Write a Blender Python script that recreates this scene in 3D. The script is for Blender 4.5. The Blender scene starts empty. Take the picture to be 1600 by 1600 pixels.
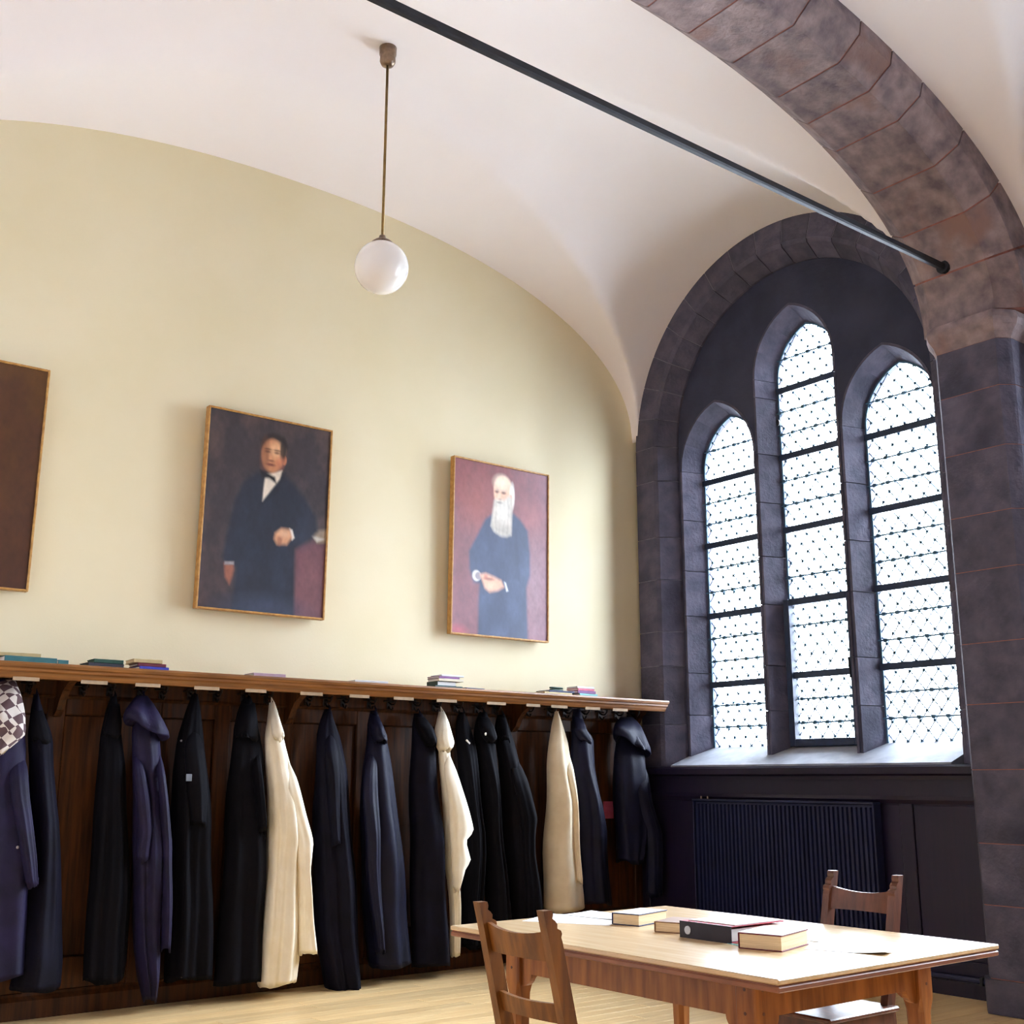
import bpy, bmesh, math, random
import numpy as np
from mathutils import Vector, Matrix
from mathutils.bvhtree import BVHTree
from mathutils.geometry import tessellate_polygon
random.seed(7); np.random.seed(7)
S = bpy.context.scene
C = S.collection
PI = math.pi

# ------------------------------------------------------------------ camera
YAW, PITCH, ROLL, FOC = math.radians(52.017), math.radians(13.084), math.radians(0.114), 1804.1
fw = Vector((math.cos(PITCH)*math.cos(YAW), math.cos(PITCH)*math.sin(YAW), math.sin(PITCH)))
rt = Vector((math.sin(YAW), -math.cos(YAW), 0)); up = rt.cross(fw)
r2 = rt*math.cos(ROLL)+up*math.sin(ROLL); u2 = up*math.cos(ROLL)-rt*math.sin(ROLL)
cd = bpy.data.cameras.new('camera'); cam = bpy.data.objects.new('camera', cd); C.objects.link(cam)
m3 = Matrix((r2, u2, -fw)).transposed()
cam.matrix_world = Matrix.Translation((-7.2097, -7.4274, 1.35)) @ m3.to_4x4()
cd.sensor_width = 36; cd.lens = 36*FOC/1600; cd.clip_start = .05
S.camera = cam

# ------------------------------------------------------------------ sky, exposure
SKY = 36.0        # radiance at the zenith of an overcast sky
w = bpy.data.worlds.new('overcast_sky'); S.world = w; w.use_nodes = True
bg = w.node_tree.nodes['Background']; bg.inputs[0].default_value = (.79, .88, 1, 1); 
wt = w.node_tree; tcw = wt.nodes.new('ShaderNodeTexCoord'); sx = wt.nodes.new('ShaderNodeSeparateXYZ'); mrw = wt.nodes.new('ShaderNodeMapRange')
wt.links.new(tcw.outputs['Generated'], sx.inputs[0]); wt.links.new(sx.outputs[2], mrw.inputs[0])
mrw.inputs[1].default_value = 0; mrw.inputs[2].default_value = 1; mrw.inputs[3].default_value = SKY/3; mrw.inputs[4].default_value = SKY
wt.links.new(mrw.outputs[0], bg.inputs[1])
S.view_settings.view_transform = 'Standard'; S.view_settings.look = 'None'
S.view_settings.exposure = 1.32; S.view_settings.gamma = 1; S.view_settings.use_curve_mapping = False
cy = S.cycles
cy.use_denoising = True; cy.filter_width = 1.1
cy.max_bounces = 14; cy.diffuse_bounces = 8; cy.glossy_bounces = 4; cy.transparent_max_bounces = 16; cy.transmission_bounces = 6
cy.caustics_reflective = False; cy.caustics_refractive = False; cy.sample_clamp_indirect = 12
def portal(y, z, sy, sz):
    l = bpy.data.lights.new('window_portal', 'AREA'); l.shape = 'RECTANGLE'; l.size = sz; l.size_y = sy
    l.cycles.is_portal = True
    o = bpy.data.objects.new('window_portal', l); C.objects.link(o); o.location = (.56, y, z)
    o.rotation_euler = (0, PI/2, 0)           # -Z of the lamp looks to -X, into the room
BAY = 3.8
for k in range(2):
    portal(-.845-BAY*k, 3.05, .84, 3.2); portal(-1.71-BAY*k, 3.35, .82, 3.8); portal(-2.57-BAY*k, 3.05, .84, 3.2)

# ------------------------------------------------------------------ materials
def lin(c):
    return tuple(((v/255)/12.92 if v/255 <= .04045 else ((v/255+.055)/1.055)**2.4) for v in c)+(1,)
def mat(name, c1, c2=None, scale=6, stretch=(1, 1, 1), rough=.6, bump=0, bscale=None, spec=.5, metal=0, detail=4, lo=.35, hi=.65, rnd=0, sheen=0, coords='Object', c3=None, c3scale=2.0, c3lo=.55, c3hi=.7, coat=0):
    m = bpy.data.materials.new(name); m.use_nodes = True; nt = m.node_tree; n = nt.nodes; L = nt.links
    b = n['Principled BSDF']; b.inputs['Roughness'].default_value = rough; b.inputs['Metallic'].default_value = metal
    b.inputs['Specular IOR Level'].default_value = spec; b.inputs['Base Color'].default_value = lin(c1)
    if sheen: b.inputs['Sheen Weight'].default_value = sheen; b.inputs['Sheen Roughness'].default_value = .4
    if coat: b.inputs['Coat Weight'].default_value = coat; b.inputs['Coat Roughness'].default_value = .15
    tc = n.new('ShaderNodeTexCoord'); mp = n.new('ShaderNodeMapping'); mp.inputs['Scale'].default_value = stretch
    L.new(tc.outputs[coords], mp.inputs['Vector'])
    src = mp.outputs[0]
    if rnd:
        oi = n.new('ShaderNodeObjectInfo'); ad = n.new('ShaderNodeVectorMath'); ad.operation = 'MULTIPLY_ADD'
        cb = n.new('ShaderNodeCombineXYZ')
        for i in range(3): L.new(oi.outputs['Random'], cb.inputs[i])
        ad.inputs[1].default_value = (37, 51, 23); L.new(cb.outputs[0], ad.inputs[0]); L.new(src, ad.inputs[2]); src = ad.outputs[0]
    col = None
    if c2:
        ns = n.new('ShaderNodeTexNoise'); ns.inputs['Scale'].default_value = scale; ns.inputs['Detail'].default_value = detail
        L.new(src, ns.inputs['Vector'])
        cr = n.new('ShaderNodeValToRGB'); e = cr.color_ramp.elements
        e[0].position = lo; e[0].color = lin(c1); e[1].position = hi; e[1].color = lin(c2)
        L.new(ns.outputs[0], cr.inputs[0]); col = cr.outputs[0]
        if c3:
            n3 = n.new('ShaderNodeTexNoise'); n3.inputs['Scale'].default_value = c3scale; n3.inputs['Detail'].default_value = 3
            L.new(src, n3.inputs['Vector']); r3 = n.new('ShaderNodeMapRange'); r3.inputs[1].default_value = c3lo; r3.inputs[2].default_value = c3hi
            L.new(n3.outputs[0], r3.inputs[0]); mx = n.new('ShaderNodeMix'); mx.data_type = 'RGBA'
            L.new(r3.outputs[0], mx.inputs[0]); L.new(col, mx.inputs[6]); mx.inputs[7].default_value = lin(c3); col = mx.outputs[2]
        if rnd:
            hs = n.new('ShaderNodeHueSaturation'); mr = n.new('ShaderNodeMapRange'); mr.inputs[3].default_value = 1-rnd; mr.inputs[4].default_value = 1+rnd
            L.new(oi.outputs['Random'], mr.inputs[0]); L.new(mr.outputs[0], hs.inputs['Value']); L.new(col, hs.inputs['Color']); col = hs.outputs[0]
        L.new(col, b.inputs['Base Color'])
    if bump:
        nb = n.new('ShaderNodeTexNoise'); nb.inputs['Scale'].default_value = bscale or scale*3; nb.inputs['Detail'].default_value = 5
        L.new(src, nb.inputs['Vector']); bp = n.new('ShaderNodeBump'); bp.inputs['Strength'].default_value = bump; bp.inputs['Distance'].default_value = .01
        L.new(nb.outputs[0], bp.inputs['Height']); L.new(bp.outputs[0], b.inputs['Normal'])
    return m
M = {}
M['wall'] = mat('painted_plaster', (230, 219, 187), (226, 214, 178), scale=1.3, rough=.75, bump=.05, bscale=60)
M['ceil'] = mat('white_plaster', (241, 235, 234), (238, 231, 230), scale=1.0, rough=.85, bump=.04, bscale=30)
M['stone'] = mat('grey_stone', (62, 60, 78), (92, 88, 106), scale=8, detail=8, lo=.3, hi=.72, rough=.8, bump=.6, bscale=34, rnd=.16, c3=(48, 47, 66), c3scale=1.7)  # blue of the lens flare veil is mixed into the stone colour
M['stone_dark'] = mat('dark_stone', (40, 43, 64), (52, 54, 76), scale=3, rough=.85, bump=.35, bscale=22)  # also tinted blue to stand in for the flare veil
M['rib_stone'] = mat('rib_stone', (98, 86, 94), (156, 138, 138), scale=9, detail=9, lo=.3, hi=.72, rough=.8, bump=.7, bscale=34, rnd=.12, c3=(132, 104, 98), c3scale=2.6)
M['mortar'] = mat('mortar', (150, 98, 88), (126, 84, 78), scale=20, rough=.95)
M['mortar_grey'] = mat('grey_mortar', (118, 116, 130), (100, 98, 112), scale=20, rough=.95)
M['ground'] = mat('bounce_ground', (168, 168, 166), (150, 150, 150), scale=2, rough=.95)  # tone set by how much daylight it should bounce indoors
M['sill'] = mat('sill_stone', (168, 172, 182), (146, 150, 162), scale=8, rough=.7, bump=.15)
M['oak'] = mat('oak_panelling', (82, 45, 14), (48, 25, 8), scale=5, stretch=(7, 7, .5), spec=.25, rough=.55, bump=.08, rnd=.12)
M['oakh'] = mat('oak_rail', (150, 98, 46), (112, 68, 28), scale=5, stretch=(.5, 7, 7), rough=.42, bump=.08, rnd=.08)
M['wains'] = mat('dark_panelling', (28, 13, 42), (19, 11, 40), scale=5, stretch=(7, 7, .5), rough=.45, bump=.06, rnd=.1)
M['chairw'] = mat('chair_wood', (130, 78, 24), (92, 50, 12), scale=6, stretch=(5, 5, .6), rough=.38, bump=.06, rnd=.1)
M['chairw2'] = mat('chair_wood_dark', (104, 62, 44), (74, 42, 30), scale=6, stretch=(5, 5, .6), rough=.35, bump=.06, rnd=.1)
M['tabw'] = mat('table_wood', (168, 104, 46), (124, 70, 24), scale=6, stretch=(5, 5, .6), rough=.4, bump=.05, rnd=.06)
M['tabtop'] = mat('table_top_wood', (224, 196, 156), (214, 182, 138), scale=4, stretch=(8, .7, 8), rough=.24, bump=.02, spec=.7)  # base paled to stand in for window glare on the top
M['tabedge'] = mat('table_edge', (150, 96, 70), (118, 72, 52), scale=5, rough=.4)
M['plank'] = mat('floor_plank', (238, 206, 152), (224, 186, 128), scale=4, stretch=(.6, 9, 9), rough=.33, bump=.03, rnd=.1)
M['floorb'] = mat('floor_base', (206, 172, 124), (190, 154, 106), scale=4, stretch=(.6, 9, 9), rough=.45)
M['white'] = mat('white_cloth', (240, 232, 212), (232, 222, 198), scale=9, rough=.85, bump=.1, bscale=200, sheen=.2)
M['cream'] = mat('cream_cloth', (232, 216, 186), (222, 204, 172), scale=9, rough=.85, bump=.1, bscale=200, sheen=.2)
M['black'] = mat('black_cloth', (9, 7, 15), (6, 5, 11), scale=7, rough=.8, bump=.1, bscale=180, spec=.12)
M['navy'] = mat('navy_cloth', (17, 17, 44), (11, 11, 32), scale=7, rough=.6, bump=.1, bscale=180, spec=.22)
M['purple'] = mat('purple_cloth', (31, 24, 58), (21, 17, 42), scale=7, rough=.65, bump=.1, bscale=180, spec=.22)
M['slate'] = mat('slate_cloth', (15, 13, 30), (10, 8, 20), scale=7, rough=.7, bump=.1, bscale=180, spec=.12)
M['gilt'] = mat('gilt_frame', (196, 150, 84), (168, 120, 58), scale=30, rough=.4, spec=.6)
M['iron'] = mat('black_iron', (26, 28, 36), (36, 38, 46), scale=10, rough=.5, metal=.3)
M['lead'] = mat('lead', (62, 100, 126), (50, 84, 108), scale=30, rough=.6)
M['barm'] = mat('window_bar', (30, 46, 76), (26, 40, 64), scale=30, rough=.55)
M['rad'] = mat('radiator_paint', (20, 26, 64), (17, 22, 56), scale=5, rough=.45)
M['nickel'] = mat('aged_nickel', (150, 128, 108), (116, 98, 84), scale=20, rough=.3, metal=.8)
M['brass'] = mat('brass_rod', (150, 122, 72), (126, 100, 58), scale=20, rough=.35, metal=.7)
M['opal'] = mat('opal_glass', (240, 236, 232), rough=.12, spec=.5, coat=.3)
M['paper'] = mat('paper', (240, 238, 236), (230, 228, 226), scale=8, rough=.8)
M['pages'] = mat('page_edges', (236, 214, 176), (214, 190, 150), scale=8, stretch=(1, 1, 60), rough=.85)
M['card'] = mat('name_card', (176, 154, 128), (164, 142, 114), scale=30, rough=.8)
M['metal'] = mat('steel', (170, 172, 180), rough=.3, metal=.9)
M['hookm'] = mat('iron_hook', (44, 30, 24), (30, 22, 20), scale=20, rough=.45, metal=.5)
def plain(name, c, rough=.55): 
    M[name] = mat(name+'_cover', c, tuple(max(0, v-12) for v in c), scale=18, rough=rough)
for nm, c in dict(teal=(44, 104, 110), green=(22, 70, 56), maroon=(112, 34, 52), blue=(48, 54, 168), tan=(196, 176, 130), ivory=(226, 218, 196), violet=(124, 70, 130), darkgreen=(36, 62, 58), ink=(38, 34, 48), pink=(206, 96, 122), sky=(128, 190, 190), red=(170, 34, 58), navyb=(38, 44, 84), greyw=(222, 222, 226), mauve=(190, 160, 176), grey=(120, 128, 142), brown=(140, 104, 76)).items(): plain(nm, c)
# window glass: thin clear pane
g = bpy.data.materials.new('window_glass'); g.use_nodes = True; nt = g.node_tree; nt.nodes.clear()
o_ = nt.nodes.new('ShaderNodeOutputMaterial'); mx = nt.nodes.new('ShaderNodeMixShader'); tr = nt.nodes.new('ShaderNodeBsdfTransparent'); gl = nt.nodes.new('ShaderNodeBsdfGlossy')
gl.inputs['Roughness'].default_value = .08; fr = nt.nodes.new('ShaderNodeFresnel'); fr.inputs[0].default_value = 1.3
tr.inputs[0].default_value = (.97, .985, 1, 1)
nt.links.new(fr.outputs[0], mx.inputs[0]); nt.links.new(tr.outputs[0], mx.inputs[1]); nt.links.new(gl.outputs[0], mx.inputs[2]); nt.links.new(mx.outputs[0], o_.inputs[0])
M['glass'] = g
g2 = g.copy(); g2.name = 'dimmed_glass'; g2.node_tree.nodes['Transparent BSDF'].inputs[0].default_value = (.78, .79, .80, 1); M['glass2'] = g2  # next bay's glass, greyed only to cut the daylight through it
# plaid hood lining
pm = mat('plaid_lining', (200, 190, 180), rough=.85); nt = pm.node_tree; tc = nt.nodes.new('ShaderNodeTexCoord'); ck = nt.nodes.new('ShaderNodeTexChecker'); ck.inputs['Scale'].default_value = 18
mpn = nt.nodes.new('ShaderNodeMapping'); mpn.inputs['Rotation'].default_value = (.5, .6, .5)
ck.inputs['Color1'].default_value = lin((206, 198, 190)); ck.inputs['Color2'].default_value = lin((88, 66, 70))
nt.links.new(tc.outputs['Object'], mpn.inputs[0]); nt.links.new(mpn.outputs[0], ck.inputs[0]); nt.links.new(ck.outputs[0], nt.nodes['Principled BSDF'].inputs['Base Color']); M['plaid'] = pm
# painted canvas: pigment stored per vertex
cm = bpy.data.materials.new('oil_canvas'); cm.use_nodes = True; nt = cm.node_tree; at = nt.nodes.new('ShaderNodeAttribute'); at.attribute_name = 'pigment'
nt.links.new(at.outputs[0], nt.nodes['Principled BSDF'].inputs['Base Color']); nt.nodes['Principled BSDF'].inputs['Roughness'].default_value = .42
M['canvas'] = cm

# ------------------------------------------------------------------ helpers
def link(name, verts, faces, m, parent=None, smooth=False, loc=None):
    me = bpy.data.meshes.new(name); me.from_pydata([tuple(v) for v in verts], [], [tuple(f) for f in faces]); me.update()
    if m: me.materials.append(M[m] if isinstance(m, str) else m)
    if smooth: me.polygons.foreach_set('use_smooth', [True]*len(me.polygons))
    o = bpy.data.objects.new(name, me); C.objects.link(o)
    if parent: o.parent = parent
    if loc: o.location = loc
    return o
def inst(o, parent=None, loc=None, rot=None):
    c = o.copy(); C.objects.link(c); c.parent = parent
    if loc is not None: c.location = loc
    if rot is not None: c.rotation_euler = rot
    return c
def tag(o, label=None, cat=None, group=None, kind=None):
    if label: o['label'] = label
    if cat: o['category'] = cat
    if group: o['group'] = group
    if kind: o['kind'] = kind
    return o
def empty(name, loc=(0, 0, 0), rz=0):
    o = bpy.data.objects.new(name, None); C.objects.link(o); o.location = loc; o.rotation_euler = (0, 0, rz); o.empty_display_size = .05
    return o
class MB:
    def __init__(s): s.v = []; s.f = []
    def add(s, v, f):
        n = len(s.v); s.v += [tuple(p) for p in v]; s.f += [tuple(i+n for i in q) for q in f]; return s
    def box(s, x0, x1, y0, y1, z0, z1, c=0, mx=None):
        x0, x1 = min(x0, x1), max(x0, x1); y0, y1 = min(y0, y1), max(y0, y1); z0, z1 = min(z0, z1), max(z0, z1)
        if c <= 0:
            v = [(x, y, z) for x in (x0, x1) for y in (y0, y1) for z in (z0, z1)]
            f = [(0, 1, 3, 2), (4, 6, 7, 5), (0, 4, 5, 1), (2, 3, 7, 6), (0, 2, 6, 4), (1, 5, 7, 3)]
        else:
            c = min(c, (x1-x0)*.45, (y1-y0)*.45, (z1-z0)*.45)
            v = []; idx = {}
            lo = (x0, y0, z0); hi = (x1, y1, z1)
            for sx in (0, 1):
                for sy in (0, 1):
                    for sz in (0, 1):
                        for ax in range(3):
                            p = []
                            for k, sg in enumerate((sx, sy, sz)):
                                q = hi[k] if sg else lo[k]
                                if k != ax: q += -c if sg else c
                                p.append(q)
                            idx[(sx, sy, sz, ax)] = len(v); v.append(tuple(p))
            f = []
            B = (0, 1)
            for ax in range(3):
                a1, a2 = [k for k in range(3) if k != ax]
                for sg in B:
                    q = []
                    for (i, j) in ((0, 0), (1, 0), (1, 1), (0, 1)):
                        k = [0, 0, 0]; k[ax] = sg; k[a1] = i; k[a2] = j; q.append(idx[(*k, ax)])
                    f.append(q)
            for ax in range(3):     # edges along ax
                a1, a2 = [k for k in range(3) if k != ax]
                for i in B:
                    for j in B:
                        k0 = [0, 0, 0]; k0[a1] = i; k0[a2] = j; k1 = list(k0); k1[ax] = 1
                        f.append([idx[(*k0, a1)], idx[(*k1, a1)], idx[(*k1, a2)], idx[(*k0, a2)]])
            for sx in B:
                for sy in B:
                    for sz in B: f.append([idx[(sx, sy, sz, a)] for a in range(3)])
        if mx is not None: v = [tuple(mx @ Vector(p)) for p in v]
        return s.add(v, f)
    def loft(s, rings, cap=True, closed=True):
        n = len(rings[0]); v = [p for r in rings for p in r]; f = []
        for i in range(len(rings)-1):
            for j in range(n if closed else n-1):
                k = (j+1) % n; f.append((i*n+j, i*n+k, (i+1)*n+k, (i+1)*n+j))
        if cap: f += [tuple(range(n-1, -1, -1)), tuple((len(rings)-1)*n+j for j in range(n))]
        return s.add(v, f)
    def tube(s, pts, r, n=8, cap=True):
        pts = [Vector(p) for p in pts]; rings = []; rr = r if isinstance(r, (list, tuple)) else [r]*len(pts)
        ref = None
        for i, p in enumerate(pts):
            t = (pts[min(i+1, len(pts)-1)]-pts[max(i-1, 0)]).normalized()
            if ref is None: ref = Vector((0, 0, 1)) if abs(t.z) < .9 else Vector((1, 0, 0))
            a = t.cross(ref).normalized(); b = t.cross(a).normalized(); ref = -b if False else ref
            rings.append([tuple(p+a*math.cos(2*PI*k/n)*rr[i]+b*math.sin(2*PI*k/n)*rr[i]) for k in range(n)])
        return s.loft(rings, cap)
    def lathe(s, prof, n=24, c=(0, 0, 0)):
        rings = [[(c[0]+r*math.cos(2*PI*k/n), c[1]+r*math.sin(2*PI*k/n), c[2]+z) for k in range(n)] for r, z in prof]
        return s.loft(rings, True)
    def prism(s, poly, axis, a, b):
        """extrude a 2-D polygon (two remaining axes in order) along axis from a to b"""
        def P(q, t):
            return {'x': (t, q[0], q[1]), 'y': (q[0], t, q[1]), 'z': (q[0], q[1], t)}[axis]
        return s.loft([[P(q, a) for q in poly], [P(q, b) for q in poly]])
    def done(s, name, m, parent=None, smooth=False, loc=None, fix=True):
        o = link(name, s.v, s.f, m, parent, smooth, loc)
        if fix:
            bm = bmesh.new(); bm.from_mesh(o.data); bmesh.ops.recalc_face_normals(bm, faces=bm.faces); bm.to_mesh(o.data); bm.free()
        return o
def holed(mb, outer, holes, x0, x1):
    """solid slab in the YZ plane with holes between x0 and x1"""
    polys = [outer]+holes; flat = [p for q in polys for p in q]; n = len(flat)
    tris = tessellate_polygon([[Vector((p[0], p[1], 0)) for p in q] for q in polys])
    v = [(x0, p[0], p[1]) for p in flat]+[(x1, p[0], p[1]) for p in flat]
    f = [tuple(t) for t in tris]+[tuple(i+n for i in reversed(t)) for t in tris]
    k = 0
    for q in polys:
        m = len(q)
        for i in range(m): j = (i+1) % m; f.append((k+i, k+j, n+k+j, n+k+i))
        k += m
    mb.add(v, f)

# ------------------------------------------------------------------ the room
W0 = -6.9                                   # far side of the vaulted room
XC, YC0, R0, ZB0 = -3.45, -1.69, 1.62, 4.30
def zA(x):
    u = min(1, abs((x-XC)/3.45)); return 4.4+1.43*(1-u**2.2)**(1/2.2)
def zB(y, yc):
    v = min(1, abs((y-yc)/R0)); return ZB0+R0*math.sqrt(1-v*v)
def vault(x, y):
    k = int(min(2, max(0, -y//BAY))); yc = YC0-BAY*k
    if y > -.1: yc = YC0
    a, b = zA(x), zB(y, yc); z = .5*(a+b+math.sqrt((a-b)**2+.0025))-.025*math.exp(-abs(a-b)*20)
    u = (x-XC)/3.45; v = (y-(yc))/1.9
    return z+.13*max(0, 1-v*v)*max(0, 1-u*u)
xs = [XC+3.47*math.cos(t) for t in np.linspace(0, PI, 141)]
ys = [.02]
for k in range(3):
    yc = YC0-BAY*k; ys += [yc+R0*1.002*math.cos(t) for t in np.linspace(0, PI, 81)]+([yc-R0-.28] if k < 2 else [])
ys.append(-11.5)
V = [(x, y, vault(min(0, max(W0, x)), y)) for y in ys for x in xs]; nx = len(xs)
F = [(j*nx+i, j*nx+i+1, (j+1)*nx+i+1, (j+1)*nx+i) for j in range(len(ys)-1) for i in range(nx-1)]
ceil = tag(link('ceiling', V, F, 'ceil', smooth=True), 'white groined plaster vault of the hall', kind='structure')
tag(MB().box(-9.2, .6, -11.8, .4, 6.6, 6.7).done('light_stop', 'ceil'), 'flat roof slab added above the vault to stop light leaks', kind='structure')  # added slab, out of sight: stops sky light leaking past the vault edges
tag(MB().box(W0-2.3, W0, -11.5, .02, 4.4, 4.5).done('added_aisle_ceiling', 'ceil'), 'flat white ceiling of the added side aisle', kind='structure')  # aisle added unseen, to keep sky light off the dark window wall
tag(MB().box(W0, W0+.05, -11.5, .02, 4.4, 6.6).done('trim_1', 'ceil'), 'plaster upstand over the added side aisle', kind='structure')
tag(MB().box(-9.2, .5, 0, .25, 0, 6.6).done('wall_left', 'wall'), 'pale yellow plaster wall with the portraits and coats', kind='structure')
tag(MB().box(-9.4, -9.2, -11.8, .25, 0, 6.6).done('wall_back', 'ceil'), 'plaster wall of the added aisle behind the camera', kind='structure')  # closes the added aisle; white to keep bounced light neutral
tag(MB().box(-9.2, .5, -11.8, -11.5, 0, 6.6).done('wall_end', 'ceil'), 'plaster end wall of the hall', kind='structure')  # unseen; white, not yellow, so its bounce stays neutral
tag(MB().box(W0-.3, W0, -3.2, 0, 0, 4.4).done('wall_right', 'ceil'), 'plaster wall opposite the windows', kind='structure')  # unseen too; white plaster chosen for neutral bounced light
tag(MB().box(.6, 60, -50, 40, -.6, -.5).done('ground', 'ground'), 'grey gravel outside the windows, unseen, added to bounce daylight in', kind='structure')  # unseen plane added to shape the daylight bounced up to the vault
fl = tag(MB().box(-9.2, .5, -11.5, 0, -.1, -.012).done('floor', 'floorb'), 'pale varnished wooden plank floor', kind='structure')
row = 0; y = -.06
pl_cache = {}
while y > -5.4:
    x = -6.85-random.random()*1.2
    while x < -.02:
        L_ = random.choice((1.4, 1.8, 2.2, 2.6)); x1 = min(-.02, x+L_)
        if x1-x > .05:
            key = round(x1-x, 3)
            if key not in pl_cache: pl_cache[key] = o = MB().box(-(x1-x)/2+.0008, (x1-x)/2-.0008, -.0592, .0592, -.012, 0, .0008).done('plank', 'plank', fl); o.location = ((x+x1)/2, y-.06, 0)
            else: inst(pl_cache[key], fl, ((x+x1)/2, y-.06, 0))
        x = x1+.001
        if x1 >= -.02: break
    y -= .12

# ------------------------------------------------------------------ window wall
LIGHTS = [  # centre y, front half width, glass half width, spring z, front apex, glass apex
    (-.845, .415, .350, 4.07, 4.62, 4.54), (-1.71, .400, .335, 4.70, 5.25, 5.15), (-2.57, .405, .350, 4.08, 4.63, 4.55)]
ZS = 1.46
def arch_pts(c, w_, zs, za, zbot, n=10, out=0):
    """open outline of a lancet from bottom of the +Y jamb over the apex to the other jamb"""
    w_ += out; r = za+out*1.1-zs; rho = (w_*w_+r*r)/(2*w_); cx = w_-rho; a1 = math.atan2(r, -cx)
    half = [(cx+rho*math.cos(a1*i/n), zs+rho*math.sin(a1*i/n)) for i in range(n+1)]
    L_ = [(c+p[0], p[1]) for p in half]; R_ = [(c-p[0], p[1]) for p in reversed(half[:-1])]
    return [(c+w_, zbot)]+L_+R_+[(c-w_, zbot)]
YB = lambda k: -BAY*k
holes = [arch_pts(c, wf, zs, zf, ZS+.002, out=.021) for c, wf, wg, zs, zf, zg in LIGHTS]
mb = MB(); holed(mb, [(.0, 0.0), (-BAY, 0.0), (-BAY, 6.6), (.0, 6.6)], holes, .205, .5)
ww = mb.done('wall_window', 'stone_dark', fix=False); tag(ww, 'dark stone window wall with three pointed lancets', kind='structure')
mb = MB().box(.0, .21, 0, -11.4, 0, ZS-.01)
mb.box(.205, .5, -2*BAY, -11.5, 0, 6.6)  # unseen third bay, left windowless to hold back its daylight
for k in (1,): holed(mb, [(YB(k), 0.0), (YB(k)-BAY-.1*(k-1), 0.0), (YB(k)-BAY-.1*(k-1), 6.6), (YB(k), 6.6)], [[(p[0]+YB(k), p[1]) for p in h] for h in holes], .205, .5)
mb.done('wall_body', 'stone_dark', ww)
# outer ring: jamb stones and voussoirs round the recess
def ringpt(R, side, s):
    if side == 'L': return (YC0+R, s)
    if side == 'R': return (YC0-R, s)
    return (YC0+R*math.cos(s), ZB0+R*math.sin(s))
RP = [(1.64, .0), (1.42, .0), (1.385, .02), (1.30, .18), (1.30, .30), (1.64, .30)]
def ringseg(side, s0, s1, n, prof):
    rings = [[(x, *ringpt(R, side, s0+(s1-s0)*i/n)) for R, x in prof] for i in range(n+1)]
    return MB().loft(rings)
IN = [(1.63, .004), (1.42, .004), (1.305, .182), (1.305, .29), (1.63, .29)]
mr = MB()
for side, a, b, n in (('L', ZS, ZB0, 1), ('R', ZS, ZB0, 1), ('A', 0, PI, 40)): mr.loft([[(x, *ringpt(R, side, a+(b-a)*i/n)) for R, x in IN] for i in range(n+1)])
mr.done('ring_mortar', 'mortar_grey', ww)
stones = []
for side in 'LR':
    z = ZS
    for hgt in (.36, .5, .3, .46, .38, .52, .32):
        stones.append(ringseg(side, z+.004, min(ZB0, z+hgt)-.004, 1, RP).done('jamb_stone', 'stone', ww)); z += hgt
NV = 17
for i in range(NV):
    stones.append(ringseg('A', PI*i/NV+.003, PI*(i+1)/NV-.003, 4, RP).done('voussoir', 'stone', ww))
for s_ in stones:
    if s_.name.startswith('jamb') : inst(s_, ww, (0, YB(1), 0))
# lancet reveals, cut into stones
def reveal(c, wf, wg, zs, zf, zg):
    n = 12; fr_ = arch_pts(c, wf, zs, zf, ZS, n); gl_ = arch_pts(c, wg, zs, zg, ZS, n); ou = arch_pts(c, wf, zs, zf, ZS, n, out=.019)
    def sect(a, b, c_): return [(.2, *a), (.42, *b), (.49, *b), (.49, *c_), (.2, *c_)]
    def lerp(p, q, t): return (p[0]+(q[0]-p[0])*t, p[1]+(q[1]-p[1])*t)
    N = len(fr_)
    for e in (0, N-2):         # straight jambs in courses
        z = ZS; i0, i1 = (e, e+1) if e == 0 else (e+1, e)
        H = [.44, .36, .5, .4, .46, .42, .5, .46, .4]; k = 0
        while z < zs-.05:
            h1 = min(zs, z+H[k % 9]); h1 = zs if zs-h1 < .15 else h1; k += 1
            t0, t1 = (z-ZS)/(zs-ZS), (h1-ZS)/(zs-ZS)
            rings = [sect(lerp(fr_[i0], fr_[i1], t), lerp(gl_[i0], gl_[i1], t), lerp(ou[i0], ou[i1], t)) for t in (t0+.0012, t1-.0012)]
            MB().loft(rings).done('jamb_stone', 'stone', ww); z = h1
    for a, b in ((1, 5), (5, 9), (9, 13), (13, 17), (17, 21), (21, 25)):
        MB().loft([sect(fr_[i], gl_[i], ou[i]) for i in range(a, b+1)]).done('voussoir', 'stone', ww)
for l in LIGHTS: reveal(*l)
# sloping sills
for c, wf, wg, zs, zf, zg in LIGHTS:
    MB().prism([(-.02, 1.38), (-.02, 1.475), (.5, 1.655), (.5, 1.38)], 'y', c-wf-.03, c+wf+.03).done('sill', 'sill', ww)
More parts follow.
